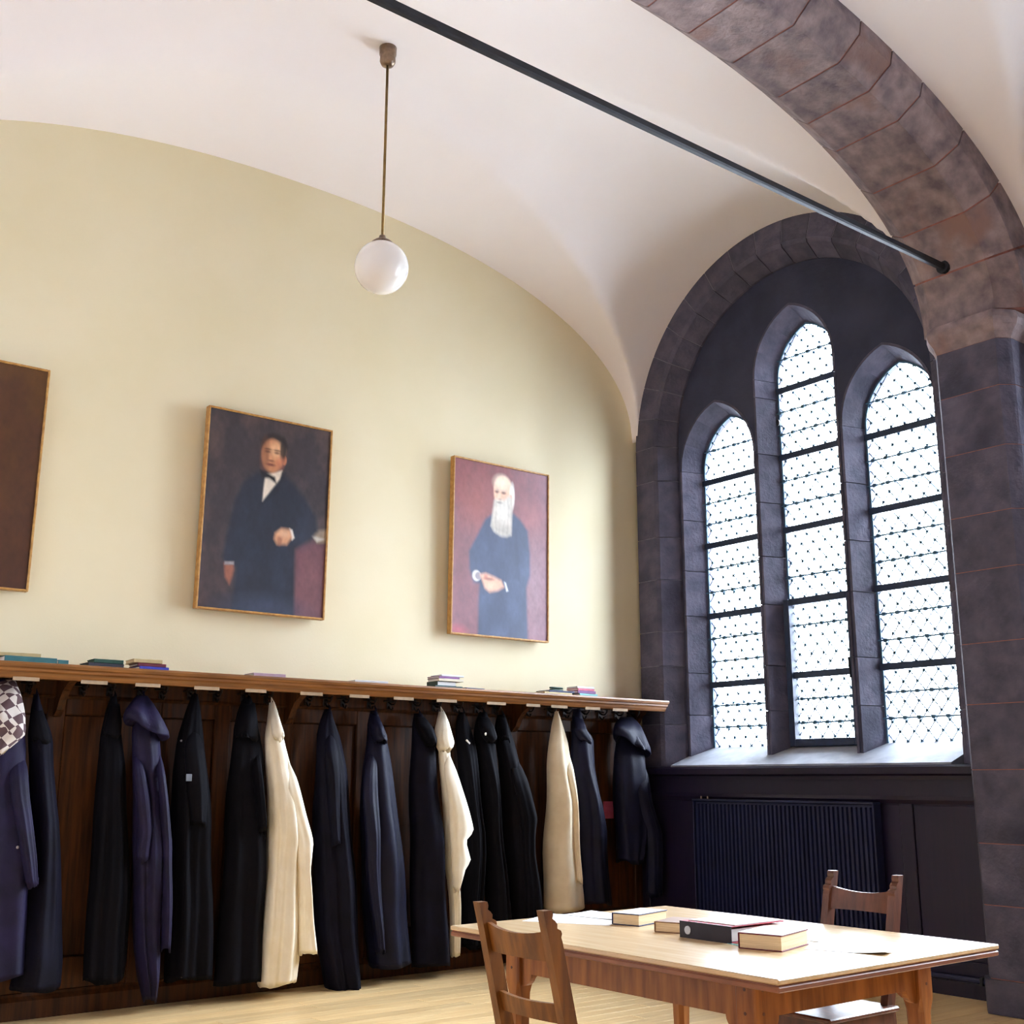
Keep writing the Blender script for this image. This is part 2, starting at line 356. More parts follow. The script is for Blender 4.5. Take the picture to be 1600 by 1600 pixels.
# glazing
def clip(poly, outl):
    res = poly
    for i in range(len(outl)):
        a, b = outl[i], outl[(i+1) % len(outl)]; new = []
        sd = lambda p: (b[0]-a[0])*(p[1]-a[1])-(b[1]-a[1])*(p[0]-a[0])
        for j in range(len(res)):
            p, q = res[j], res[(j+1) % len(res)]; sp, sq = sd(p), sd(q)
            if sp >= 0: new.append(p)
            if (sp >= 0) != (sq >= 0): t = sp/(sp-sq); new.append((p[0]+(q[0]-p[0])*t, p[1]+(q[1]-p[1])*t))
        res = new
        if len(res) < 3: return []
    return res
def area(p): return .5*sum(p[i][0]*p[(i+1) % len(p)][1]-p[(i+1) % len(p)][0]*p[i][1] for i in range(len(p)))
def glaze(n, li, label, bars, casement):
    c, wf, wg, zs, zf, zg = LIGHTS[li]; zb = 1.615
    outl = arch_pts(c, wg+.004, zs, zg+.004, zb, 10)
    if area(outl) < 0: outl = outl[::-1]
    root = empty('window_%d' % n, (.43, c, zb)); tag(root, label, kind='structure')
    fr_ = MB(); rings = []
    for p, q in zip(arch_pts(c, wg+.004, zs, zg+.004, zb, 10), arch_pts(c, wg-.014, zs, zg-.014, zb+.012, 10)):
        rings.append([(.43, p[0], p[1]), (.415, p[0], p[1]), (.415, q[0], q[1]), (.43, q[0], q[1])])
    loc = lambda v: [(x-.43, y-c, z-zb) for x, y, z in v]
    fr_.loft(rings); fr_.v = loc(fr_.v); fr_.done('window_frame', 'lead', root)
    DW, DH = .118, .146
    regions = [(outl, 0)]
    if casement:   # hinged casement in the lower part
        z1 = casement; regions = [(clip(outl, [(c-1, z1), (c+1, z1), (c+1, 9), (c-1, 9)]), 0), ([(c-wg+.05, zb+.055), (c+wg-.05, zb+.055), (c+wg-.05, z1-.05), (c-wg+.05, z1-.05)], 1)]
    lat = MB()
    for outline, isc in regions:
        x = .43 if not isc else .405
        zz0 = min(p[1] for p in outline); zz1 = max(p[1] for p in outline)
        j = 0
        while zz0-DH+j*DH/2 < zz1+DH:
            zc = zz0-DH+j*DH/2+.02
            for i in range(-5, 6):
                yc = c+(i+(.5 if j % 2 else 0))*DW
                d = [(yc-DW/2, zc), (yc, zc-DH/2), (yc+DW/2, zc), (yc, zc+DH/2)]
                if area(d) < 0: d = d[::-1]
                p = clip(d, outline)
                if p and abs(area(p)) > 3e-4:
                    cy_, cz_ = sum(q[0] for q in p)/len(p), sum(q[1] for q in p)/len(p)
                    q = [(cy_+(a-cy_)*.985, cz_+(b-cz_)*.985) for a, b in p]
                    ti = random.uniform(-.01, .01)
                    MB().loft([[(x-.43+(a-cy_)*ti, a-c, b-zb) for a, b in q], [(x-.426+(a-cy_)*ti, a-c, b-zb) for a, b in q]]).done('pane', 'glass', root, fix=False)
                for a, b in ((0, 1), (1, 2)):          # two came edges of each diamond
                    e = clip([d[a], d[b], (d[b][0]+1e-5, d[b][1]+1e-5), (d[a][0]+1e-5, d[a][1]+1e-5)], outline)
                    if len(e) >= 2:
                        P, Q = e[0], max(e, key=lambda t: math.dist(t, e[0]))
                        if math.dist(P, Q) > .004:
                            lat.tube([(x-.428, P[0]-c, P[1]-zb), (x-.428, Q[0]-c, Q[1]-zb)], .0042, 4, False)
                # solder knots
                for q in (d[1],):
                    if clip([(q[0]-.002, q[1]-.002), (q[0]+.002, q[1]-.002), (q[0]+.002, q[1]+.002), (q[0]-.002, q[1]+.002)], outline):
                        lat.box(x-.436, x-.424, q[0]-c-.010, q[0]-c+.010, q[1]-zb-.010, q[1]-zb+.010)
            j += 1
    la = lat.done('lead_lattice', 'lead', root, fix=False); tag(la, kind='stuff')
    def halfw(z):
        q = clip(outl, [(c-2, z-.001), (c+2, z-.001), (c+2, z+.001), (c-2, z+.001)]); return (min(p[0] for p in q), max(p[0] for p in q)) if q else (c-.1, c+.1)
    for i, z in enumerate(bars):
        a, b = halfw(z); th = .026
        if casement and z < casement-.1: a, b, x = c-wg+.05, c+wg-.05, .37
        else: x = .395
        br = MB().box(x-.43, x-.41, a-c, b-c, z-zb-th, z-zb+th, .004); br.done('saddle_bar', 'barm', root)
    zt = list(bars)+[zb]; zt.sort(); zt.append(zg)
    for i in range(len(zt)-1):      # thin tie bars in between
        m_ = 3 if i < len(zt)-2 else 2
        for k in range(1, m_):
            z = zt[i]+(zt[i+1]-zt[i])*k/m_
            if z > zg-.12: continue
            a, b = halfw(z)
            if casement and z < casement: a, b = c-wg+.05, c+wg-.05
            t = MB().tube([(-.03, a-c, z-zb), (-.03, b-c, z-zb)], .0065, 5)
            yy = a+.05
            while yy < b: t.box(-.036, -.012, yy-c-.015, yy-c+.015, z-zb-.013, z-zb+.013); yy += DW
            t.done('tie_bar', 'lead', root)
    if casement:
        f = MB(); a0, a1 = c-wg, c+wg; z1 = casement
        for (p0, p1, q0, q1) in ((a0, a0+.055, zb, z1), (a1-.055, a1, zb, z1), (a0+.055, a1-.055, zb, zb+.06), (a0+.055, a1-.055, z1-.055, z1)):
            f.box(-.09, 0, p0-c, p1-c, q0-zb, q1-zb, .006)
        cf = f.done('casement', 'barm', root)
        MB().lathe([(.004, -.03), (.014, -.022), (.018, 0), (.012, .02), (.004, .026)], 10).done('latch', 'iron', root, loc=(-.05, .315, 4.33-zb))
        MB().tube([(-.12, a0+.03-c, 2.12-zb), (-.125, a0+.03-c, 2.2-zb), (-.13, a0+.03-c, 2.28-zb)], .009, 6).done('handle', 'iron', cf)
glaze(1, 0, 'left lancet window with diamond leaded panes', (2.16, 2.76, 3.39, 3.97), None)
glaze(2, 1, 'tall middle lancet window with an opening casement at its foot', (2.18, 3.39, 4.02, 4.61), 2.80)
glaze(3, 2, 'right lancet window with diamond leaded panes beside the stone pier', (2.19, 2.79, 3.40, 4.0), None)

for li, (c, wf, wg, zs, zf, zg) in enumerate(LIGHTS):      # unseen panes of the next bay, greyed to weaken its daylight
    o = arch_pts(c-BAY, wf, zs, zf, 1.5, 10); mbq = MB(); mbq.loft([[(x, *p) for p in o] for x in (.43, .436)])
    tag(mbq.done('window_%d' % (li+4), 'glass2', fix=False), 'lancet window of the next bay, lancet %d from the pier' % (li+1), kind='structure')
# ------------------------------------------------------------------ transverse rib on its pier
YR = -3.59
rib = empty('vault_rib', (-.2, YR, 0)); tag(rib, 'dark stone arch rib rising from its pier across the white vault', 'arch', kind='structure')
RA, RBb, RZ = 3.05, 1.30, 4.35
def ribpt(t):
    c_, s_ = math.cos(t), math.sin(t); e = 2/2.2
    return Vector((XC+RA*math.copysign(abs(c_)**e, c_), 0, RZ+RBb*max(0, s_)**e))
tt = np.linspace(0, PI, 1201); pp = [ribpt(t) for t in tt]; sl = [0]
for i in range(1, len(pp)): sl.append(sl[-1]+(pp[i]-pp[i-1]).length)
def at_s(s): 
    i = min(len(sl)-2, max(0, int(np.searchsorted(sl, s))-1)); f = (s-sl[i])/max(1e-9, sl[i+1]-sl[i]); p = pp[i].lerp(pp[i+1], f)
    j0, j1 = max(0, i-6), min(len(pp)-1, i+7); t = (pp[j1]-pp[j0]).normalized(); nrm = Vector((t.z, 0, -t.x))
    if s < .02: nrm = Vector((1, 0, 0))
    return p, (nrm if nrm.dot(p-Vector((XC, 0, 3.0))) > 0 else -nrm)
RPROF = [(-.23, 0), (.23, 0), (.245, .012), (.37, .13), (.37, .42), (-.37, .42), (-.37, .13), (-.245, .012)]
def ribseg(s0, s1, n, prof, inset=0):
    rings = []
    for i in range(n+1):
        p, nr = at_s(s0+(s1-s0)*i/n); rings.append([(p.x+nr.x*(d+inset)+.2, y, p.z+nr.z*(d+inset)) for y, d in prof])
    return MB().loft(rings)
ribseg(0, sl[-1], 120, [(y*.97, d) for y, d in RPROF], .004).done('mortar_bed', 'mortar', rib)
s0 = 0; random.seed(3)
while s0 < sl[-1]-.05:
    d = random.choice((.3, .34, .38, .42)); s1 = min(sl[-1], s0+d)
    if sl[-1]-s1 < .15: s1 = sl[-1]
    ribseg(s0+.006, s1-.006, 5, RPROF).done('voussoir', 'rib_stone', rib); s0 = s1
def pierpoly(g): return [(.26, .27+g), (-.11, .27+g), (-.13, .26+g), (-.2-g, .21+g*.5), (-.2-g, -.21-g*.5), (-.13, -.26-g), (-.11, -.27-g), (.26, -.27-g)]
MB().prism([(x+.003, y*.985) for x, y in pierpoly(0)], 'z', 0, 4.3).done('pier_core', 'mortar', rib)
z = 0; 
for hgt in (.2, .42, .36, .44, .4, .38, .46, .36, .42, .4, .36): 
    z1 = min(4.16, z+hgt); MB().prism(pierpoly(.03 if z == 0 else 0), 'z', z+.003, z1-.003).done('pier_stone', 'stone', rib); z = z1
imp = MB()
imp.loft([[(x, y, zz) for x, y in pierpoly(g)] for g, zz in ((0, 4.16), (.015, 4.2), (.05, 4.25), (.06, 4.29), (.045, 4.34), (.02, 4.352))])
imp.done('impost', 'rib_stone', rib)
# tie rod in the plane of the rib
rod = empty('tie_rod', (-3.45, YR+.05, 4.72)); tag(rod, 'long black iron tie rod spanning the vault below the stone rib', 'tie rod')
MB().box(-2.98, 2.98, -.02, .02, -.024, .024, .008).done('bar', 'iron', rod)
for sx in (-1, 1): MB().lathe([(.0, -.03), (.045, -.03), (.045, 0), (.03, .02), (0, .02)], 12).done('anchor_boss', 'iron', rod).matrix_local = Matrix.Translation((sx*2.97, 0, 0)) @ Matrix.Rotation(sx*PI/2, 4, 'Y')
# ------------------------------------------------------------------ panelling on the two walls
tl = empty('trim_2', (-3.4, 0, 0)); tag(tl, 'brown oak panelling behind the hanging coats', kind='structure')
def Lx(*a): return [v+3.4 for v in a]
ST = [-6.85, -6.1, -5.55, -4.99, -4.38, -3.9, -3.43, -2.81, -2.1, -1.44, -.76, -.06]
MB().box(*Lx(-6.88, -.02), -.012, 0, .02, 1.9).done('backing', 'oak', tl)
for i, x in enumerate(ST): MB().box(*Lx(x-.055, x+.055 if x < -.1 else x+.04), -.045, -.005, .02, 1.92, .006).done('stile', 'oak', tl)
for i in range(len(ST)-1):
    a, b = Lx(ST[i]+.055, ST[i+1]-.055)
    MB().box(a, b, -.042, -.006, 1.74, 1.92, .005).done('top_rail', 'oak', tl)
    MB().box(a, b, -.042, -.006, .14, .32, .005).done('bottom_rail', 'oak', tl)
    p = MB(); p.box(a+.004, b-.004, -.022, -.008, .325, 1.735, .004); p.done('panel', 'oak', tl)
tb = tag(MB().prism([(-.07, 0.0), (-.07, .1), (-.05, .125), (-.046, .14), (0, .14), (0, 0)], 'x', -6.88, -.02).done('baseboard_left', 'oak'), 'dark oak baseboard below the coats', kind='structure')
tw = empty('trim_3', (0, -1.7, 0)); tag(tw, 'dark stained panelling under the windows behind the radiator', kind='structure')
def Wy(y): return y+1.7
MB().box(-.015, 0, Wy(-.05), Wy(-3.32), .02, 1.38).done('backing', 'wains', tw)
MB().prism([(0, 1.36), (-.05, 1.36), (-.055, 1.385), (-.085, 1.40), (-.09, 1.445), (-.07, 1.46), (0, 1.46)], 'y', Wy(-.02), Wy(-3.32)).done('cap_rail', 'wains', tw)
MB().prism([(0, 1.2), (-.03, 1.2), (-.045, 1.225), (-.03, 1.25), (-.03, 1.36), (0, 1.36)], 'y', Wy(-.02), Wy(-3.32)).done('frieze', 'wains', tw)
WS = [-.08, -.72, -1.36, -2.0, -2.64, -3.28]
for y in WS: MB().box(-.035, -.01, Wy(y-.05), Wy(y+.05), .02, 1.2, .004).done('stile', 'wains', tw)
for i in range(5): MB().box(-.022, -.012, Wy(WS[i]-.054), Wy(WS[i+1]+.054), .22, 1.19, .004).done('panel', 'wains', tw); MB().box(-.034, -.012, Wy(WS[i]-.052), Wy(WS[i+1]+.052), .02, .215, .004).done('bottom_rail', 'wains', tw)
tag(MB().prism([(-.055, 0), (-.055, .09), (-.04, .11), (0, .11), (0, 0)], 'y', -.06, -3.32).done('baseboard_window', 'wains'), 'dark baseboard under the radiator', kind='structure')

# ------------------------------------------------------------------ coat rack: shelf, brackets, hook rail
rk = empty('coat_rack', (-3.4, 0, 1.8)); tag(rk, 'long oak hat shelf with moulded edge, brackets and iron hooks above the coats', 'coat rack')
def Z(z): return z-1.8
prof = [(0, 1.965), (-.30, 1.965), (-.30, 1.925), (-.36, 1.925), (-.372, 1.94), (-.38, 1.955), (-.395, 1.965), (-.398, 1.978), (-.41, 1.985), (-.418, 2.0), (-.412, 2.012), (-.40, 2.015), (0, 2.015)]
MB().prism([(y, Z(z)) for y, z in prof], 'x', *Lx(-6.85, -.03)).done('shelf', 'oakh', rk)
MB().prism([(y, Z(z)) for y, z in [(-.045, 1.84), (-.06, 1.835), (-.075, 1.85), (-.07, 1.86), (-.07, 1.94), (-.085, 1.955), (-.045, 1.965)]], 'x', *Lx(-6.84, -.06)).done('hook_rail', 'oak', rk)
for x in (-6.6, -4.99, -3.43, -1.44, -.085):
    pts = [(-.045, 1.965), (-.34, 1.965), (-.335, 1.93), (-.27, 1.905), (-.2, 1.87), (-.15, 1.82), (-.115, 1.765), (-.075, 1.73), (-.045, 1.725)]
    if x > -.2: pts = [(y*.55, z) for y, z in pts]
    MB().prism([(y, Z(z)) for y, z in pts], 'x', *Lx(x-.022, x+.022)).done('bracket', 'oak', rk)
HX = [-6.3, -5.9, -5.55, -5.32, -5.18, -4.86, -4.69, -4.49, -4.35, -4.16, -3.98, -3.78, -3.61, -3.3, -3.15, -3.01, -2.79, -2.62, -2.4, -2.22, -2.02, -1.82, -1.65, -1.32, -1.09, -.92, -.73, -.53, -.34, -.16]
h0 = None
for x in HX:
    if h0 is None:
        b = MB().box(-.018, .018, -.008, 0, -.04, .04, .003)
        b.tube([(0, -.005, .01), (0, -.04, -.01), (0, -.075, -.012), (0, -.1, .008), (0, -.105, .03)], [.007, .007, .0065, .006, .009], 6)
        b.tube([(0, -.005, -.02), (0, -.03, -.045), (0, -.05, -.048), (0, -.062, -.03)], [.006, .006, .006, .008], 6)
        b.tube([(-.045, -.004, .015), (0, -.012, .015), (.045, -.004, .015)], .006, 5)
        h0 = b.done('hook', 'hookm', rk, loc=(x+3.4, -.074, Z(1.9)))
    else: inst(h0, rk, (x+3.4, -.074, Z(1.9)))
for a, b in ((-6.2, -6.03), (-5.75, -5.58), (-5.35, -5.2), (-4.96, -4.8), (-4.63, -4.47), (-4.25, -4.08), (-3.9, -3.75), (-3.5, -3.33), (-3.12, -2.96), (-2.76, -2.59), (-2.39, -2.21), (-1.93, -1.75), (-1.55, -1.41), (-1.3, -1.13), (-.94, -.78), (-.64, -.47)):
    MB().box(*Lx(a, b), -.366, -.361, Z(1.908), Z(1.93), .001).done('name_card', 'card', rk)

# ------------------------------------------------------------------ garments
GARMENTS = [
 ('hooded_jacket', 'navy winter coat with a plaid-lined hood, leftmost on the rack', 'coat', 'purple', [
  ('body', -0.24, 0.13, [(1.923, -5.431, -5.289, -0.165), (1.855, -5.451, -5.265, -0.177), (1.786, -5.474, -5.245, -0.204), (1.779, -5.477, -5.243, -0.207), (1.719, -5.488, -5.238, -0.23), (1.653, -5.497, -5.228, -0.24), (1.587, -5.504, -5.215, -0.24), (1.558, -5.507, -5.21, -0.24), (1.522, -5.507, -5.205, -0.24), (1.457, -5.508, -5.198, -0.24), (1.392, -5.508, -5.19, -0.24), (1.327, -5.508, -5.183, -0.24), (1.263, -5.509, -5.175, -0.24), (1.235, -5.509, -5.172, -0.24), (1.199, -5.507, -5.168, -0.24), (1.135, -5.504, -5.16, -0.24), (1.072, -5.501, -5.153, -0.24), (1.008, -5.498, -5.145, -0.24), (0.945, -5.495, -5.138, -0.24), (0.917, -5.494, -5.135, -0.24), (0.882, -5.492, -5.132, -0.24), (0.819, -5.489, -5.127, -0.24), (0.757, -5.487, -5.123, -0.24), (0.695, -5.484, -5.118, -0.24), (0.633, -5.481, -5.113, -0.24), (0.571, -5.479, -5.109, -0.24), (0.51, -5.475, -5.107, -0.24), (0.448, -5.471, -5.106, -0.24), (0.387, -5.468, -5.104, -0.24), (0.327, -5.464, -5.102, -0.24), (0.266, -5.461, -5.101, -0.24)]),
  ('sleeve', -0.36, 0.05, [(1.56, -5.266, -5.247, -0.24), (1.494, -5.281, -5.225, -0.266), (1.428, -5.305, -5.207, -0.318), (1.363, -5.309, -5.204, -0.357), (1.299, -5.3, -5.195, -0.36), (1.235, -5.29, -5.185, -0.36), (1.172, -5.274, -5.172, -0.36), (1.108, -5.258, -5.16, -0.36), (1.044, -5.243, -5.148, -0.36), (0.981, -5.227, -5.136, -0.36), (0.918, -5.211, -5.123, -0.36), (0.855, -5.194, -5.113, -0.36), (0.791, -5.177, -5.103, -0.36), (0.76, -5.169, -5.098, -0.36)]),
  ('hood', -0.34, 0.08, [(1.924, -5.382, -5.281, -0.165), (1.851, -5.408, -5.274, -0.258), (1.812, -5.418, -5.266, -0.291), (1.782, -5.422, -5.26, -0.304), (1.715, -5.43, -5.246, -0.33), (1.701, -5.431, -5.242, -0.334), (1.65, -5.432, -5.239, -0.34), (1.61, -5.431, -5.235, -0.34), (1.585, -5.433, -5.258, -0.34), (1.537, -5.438, -5.299, -0.34), (1.519, -5.441, -5.32, -0.34), (1.491, -5.447, -5.354, -0.34)]),
 ]),
 ('robe', 'black robe with a slate grey panel, between plaid-lined coat and bracket', 'robe', 'slate', [
  ('body', -0.22, 0.11, [(1.846, -5.171, -5.141, -0.165), (1.778, -5.18, -5.122, -0.174), (1.751, -5.185, -5.115, -0.181), (1.709, -5.19, -5.099, -0.194), (1.641, -5.198, -5.072, -0.213), (1.638, -5.198, -5.07, -0.214), (1.582, -5.195, -5.052, -0.22), (1.575, -5.194, -5.051, -0.22), (1.508, -5.182, -5.041, -0.22), (1.453, -5.172, -5.033, -0.22), (1.441, -5.171, -5.031, -0.22), (1.375, -5.165, -5.019, -0.22), (1.309, -5.159, -5.007, -0.22), (1.243, -5.153, -4.996, -0.22), (1.177, -5.147, -4.984, -0.22), (1.123, -5.142, -4.974, -0.22), (1.112, -5.141, -4.972, -0.22), (1.047, -5.14, -4.964, -0.22), (0.982, -5.138, -4.955, -0.22), (0.917, -5.136, -4.947, -0.22), (0.852, -5.135, -4.938, -0.22), (0.788, -5.133, -4.93, -0.22), (0.724, -5.131, -4.921, -0.22), (0.692, -5.13, -4.917, -0.22), (0.66, -5.132, -4.914, -0.22), (0.596, -5.135, -4.908, -0.22), (0.533, -5.138, -4.903, -0.22), (0.47, -5.141, -4.897, -0.22), (0.407, -5.144, -4.892, -0.22), (0.345, -5.147, -4.886, -0.22), (0.342, -5.147, -4.886, -0.22), (0.283, -5.154, -4.886, -0.22), (0.222, -5.163, -4.886, -0.22), (0.188, -5.167, -4.886, -0.22)]),
  ('collar', -0.29, 0.06, [(1.789, -5.175, -5.116, -0.171), (1.718, -5.199, -5.114, -0.247), (1.672, -5.208, -5.106, -0.274), (1.65, -5.205, -5.098, -0.28), (1.598, -5.198, -5.078, -0.289), (1.584, -5.191, -5.079, -0.29), (1.562, -5.181, -5.079, -0.29)]),
 ]),
 ('robe', 'plain black robe left of the purple hooded robe', 'robe', 'black', [
  ('body', -0.2, 0.1, [(1.856, -4.703, -4.667, -0.165), (1.784, -4.725, -4.65, -0.171), (1.769, -4.73, -4.647, -0.173), (1.713, -4.743, -4.642, -0.183), (1.643, -4.759, -4.635, -0.195), (1.611, -4.765, -4.631, -0.199), (1.573, -4.767, -4.625, -0.2), (1.503, -4.768, -4.612, -0.2), (1.434, -4.769, -4.599, -0.2), (1.419, -4.77, -4.596, -0.2), (1.365, -4.768, -4.589, -0.2), (1.297, -4.767, -4.58, -0.2), (1.229, -4.765, -4.571, -0.2), (1.16, -4.764, -4.562, -0.2), (1.092, -4.762, -4.553, -0.2), (1.04, -4.761, -4.546, -0.2), (1.025, -4.761, -4.545, -0.2), (0.958, -4.762, -4.539, -0.2), (0.89, -4.763, -4.533, -0.2), (0.824, -4.763, -4.527, -0.2), (0.757, -4.764, -4.521, -0.2), (0.691, -4.764, -4.515, -0.2), (0.669, -4.765, -4.513, -0.2), (0.625, -4.764, -4.512, -0.2), (0.559, -4.762, -4.509, -0.2), (0.493, -4.761, -4.507, -0.2), (0.428, -4.759, -4.504, -0.2), (0.363, -4.758, -4.502, -0.2), (0.306, -4.757, -4.5, -0.2), (0.299, -4.757, -4.501, -0.2), (0.235, -4.755, -4.507, -0.2), (0.192, -4.755, -4.51, -0.2)]),
  ('collar', -0.26, 0.05, [(1.808, -4.712, -4.652, -0.168), (1.735, -4.745, -4.658, -0.227), (1.687, -4.761, -4.655, -0.248), (1.664, -4.764, -4.656, -0.252), (1.609, -4.77, -4.657, -0.259)]),
 ]),
 ('hooded_robe', 'dark purple robe with a big drooping hood', 'robe', 'purple', [
  ('body', -0.24, 0.12, [(1.864, -4.533, -4.475, -0.165), (1.791, -4.55, -4.451, -0.177), (1.735, -4.568, -4.436, -0.198), (1.719, -4.571, -4.433, -0.204), (1.647, -4.585, -4.418, -0.23), (1.615, -4.589, -4.41, -0.237), (1.576, -4.585, -4.405, -0.24), (1.506, -4.577, -4.394, -0.24), (1.436, -4.569, -4.382, -0.24), (1.42, -4.567, -4.38, -0.24), (1.366, -4.561, -4.373, -0.24), (1.297, -4.552, -4.363, -0.24), (1.227, -4.544, -4.353, -0.24), (1.158, -4.543, -4.347, -0.24), (1.089, -4.542, -4.341, -0.24), (1.021, -4.541, -4.335, -0.24), (0.96, -4.539, -4.33, -0.24), (0.952, -4.539, -4.329, -0.24), (0.884, -4.532, -4.326, -0.24), (0.816, -4.525, -4.323, -0.24), (0.749, -4.518, -4.32, -0.24), (0.681, -4.511, -4.317, -0.24), (0.659, -4.508, -4.316, -0.24), (0.614, -4.504, -4.315, -0.24), (0.547, -4.497, -4.314, -0.24), (0.481, -4.49, -4.313, -0.24), (0.414, -4.483, -4.311, -0.24), (0.363, -4.478, -4.31, -0.24), (0.348, -4.475, -4.311, -0.24), (0.282, -4.463, -4.311, -0.24), (0.216, -4.451, -4.312, -0.24), (0.15, -4.429, -4.314, -0.24), (0.084, -4.407, -4.316, -0.24), (0.062, -4.4, -4.316, -0.24)]),
  ('sleeve', -0.36, 0.05, [(1.578, -4.421, -4.412, -0.24), (1.506, -4.427, -4.4, -0.266), (1.436, -4.446, -4.397, -0.318), (1.366, -4.451, -4.398, -0.357), (1.297, -4.441, -4.386, -0.36), (1.228, -4.429, -4.373, -0.36), (1.16, -4.42, -4.359, -0.36), (1.092, -4.411, -4.346, -0.36), (1.023, -4.402, -4.333, -0.36), (0.963, -4.394, -4.321, -0.36), (0.955, -4.393, -4.321, -0.36), (0.888, -4.389, -4.317, -0.36), (0.82, -4.384, -4.313, -0.36), (0.753, -4.379, -4.309, -0.36), (0.686, -4.374, -4.305, -0.36), (0.664, -4.372, -4.304, -0.36), (0.619, -4.37, -4.302, -0.36), (0.553, -4.366, -4.299, -0.36), (0.487, -4.362, -4.296, -0.36), (0.421, -4.358, -4.293, -0.36), (0.355, -4.354, -4.29, -0.36), (0.352, -4.354, -4.29, -0.36)]),
  ('sleeve', -0.34, 0.04, [(1.575, -4.556, -4.546, -0.24), (1.505, -4.563, -4.53, -0.262), (1.435, -4.582, -4.517, -0.305), (1.366, -4.588, -4.511, -0.337), (1.297, -4.58, -4.496, -0.34), (1.267, -4.576, -4.489, -0.34), (1.229, -4.569, -4.482, -0.34), (1.161, -4.557, -4.47, -0.34), (1.093, -4.545, -4.457, -0.34), (1.041, -4.535, -4.448, -0.34), (1.026, -4.535, -4.448, -0.34), (0.959, -4.537, -4.449, -0.34), (0.892, -4.538, -4.451, -0.34), (0.873, -4.538, -4.451, -0.34)]),
  ('cowl', -0.33, 0.1, [(-4.51, -0.17, 1.867, 0.033, 0), (-4.519, -0.187, 1.842, 0.054, 0.0), (-4.534, -0.234, 1.811, 0.074, 0.0), (-4.556, -0.313, 1.763, 0.102, 0.1), (-4.547, -0.33, 1.716, 0.126, 0.2), (-4.532, -0.33, 1.678, 0.143, 0.28), (-4.526, -0.33, 1.655, 0.145, 0.31), (-4.525, -0.33, 1.643, 0.135, 0.31), (-4.531, -0.33, 1.666, 0.106, 0.31), (-4.54, -0.33, 1.728, 0.073, 0.2)]),
 ]),
 ('robe', 'black robe with a small grey patch and buttons at chest', 'robe', 'black', [
  ('body', -0.22, 0.11, [(1.892, -4.183, -4.144, -0.165), (1.817, -4.21, -4.127, -0.174), (1.788, -4.221, -4.122, -0.181), (1.742, -4.237, -4.117, -0.194), (1.668, -4.26, -4.108, -0.213), (1.623, -4.273, -4.101, -0.219), (1.595, -4.276, -4.096, -0.22), (1.523, -4.284, -4.084, -0.22), (1.451, -4.291, -4.071, -0.22), (1.383, -4.298, -4.059, -0.22), (1.379, -4.298, -4.059, -0.22), (1.308, -4.298, -4.048, -0.22), (1.236, -4.298, -4.036, -0.22), (1.165, -4.298, -4.025, -0.22), (1.146, -4.298, -4.022, -0.22), (1.095, -4.296, -4.018, -0.22), (1.024, -4.293, -4.011, -0.22), (0.954, -4.29, -4.005, -0.22), (0.884, -4.286, -3.998, -0.22), (0.815, -4.283, -3.992, -0.22), (0.745, -4.28, -3.986, -0.22), (0.676, -4.277, -3.979, -0.22), (0.642, -4.275, -3.976, -0.22), (0.607, -4.274, -3.974, -0.22), (0.539, -4.271, -3.97, -0.22), (0.47, -4.269, -3.965, -0.22), (0.402, -4.266, -3.961, -0.22), (0.334, -4.263, -3.956, -0.22), (0.267, -4.261, -3.952, -0.22), (0.199, -4.258, -3.948, -0.22), (0.151, -4.256, -3.944, -0.22)]),
  ('lapel', -0.31, 0.05, [(1.746, -4.172, -4.163, -0.193), (1.672, -4.199, -4.155, -0.231), (1.597, -4.243, -4.138, -0.278), (1.541, -4.264, -4.128, -0.303), (1.525, -4.264, -4.127, -0.307), (1.454, -4.258, -4.119, -0.31), (1.383, -4.25, -4.109, -0.31), (1.312, -4.243, -4.099, -0.31), (1.304, -4.242, -4.098, -0.31), (1.241, -4.231, -4.096, -0.31), (1.171, -4.219, -4.094, -0.31), (1.101, -4.206, -4.092, -0.31), (1.07, -4.201, -4.091, -0.31)]),
 ]),
 ('robe', 'wide black robe hanging directly left of the long white robe', 'robe', 'black', [
  ('body', -0.22, 0.12, [(1.888, -3.814, -3.754, -0.165), (1.811, -3.851, -3.733, -0.174), (1.802, -3.856, -3.731, -0.176), (1.734, -3.879, -3.723, -0.194), (1.674, -3.9, -3.717, -0.209), (1.657, -3.902, -3.715, -0.213), (1.583, -3.909, -3.702, -0.22), (1.508, -3.913, -3.685, -0.22), (1.434, -3.916, -3.677, -0.22), (1.36, -3.92, -3.67, -0.22), (1.287, -3.923, -3.662, -0.22), (1.221, -3.926, -3.655, -0.22), (1.213, -3.926, -3.654, -0.22), (1.14, -3.925, -3.649, -0.22), (1.068, -3.924, -3.644, -0.22), (0.995, -3.923, -3.639, -0.22), (0.939, -3.922, -3.635, -0.22), (0.923, -3.922, -3.634, -0.22), (0.851, -3.923, -3.631, -0.22), (0.78, -3.923, -3.628, -0.22), (0.709, -3.924, -3.625, -0.22), (0.638, -3.924, -3.622, -0.22), (0.622, -3.924, -3.622, -0.22), (0.567, -3.927, -3.622, -0.22), (0.497, -3.931, -3.622, -0.22), (0.427, -3.935, -3.622, -0.22), (0.358, -3.938, -3.623, -0.22), (0.289, -3.942, -3.623, -0.22), (0.22, -3.946, -3.623, -0.22), (0.151, -3.949, -3.624, -0.22), (0.102, -3.952, -3.624, -0.22)]),
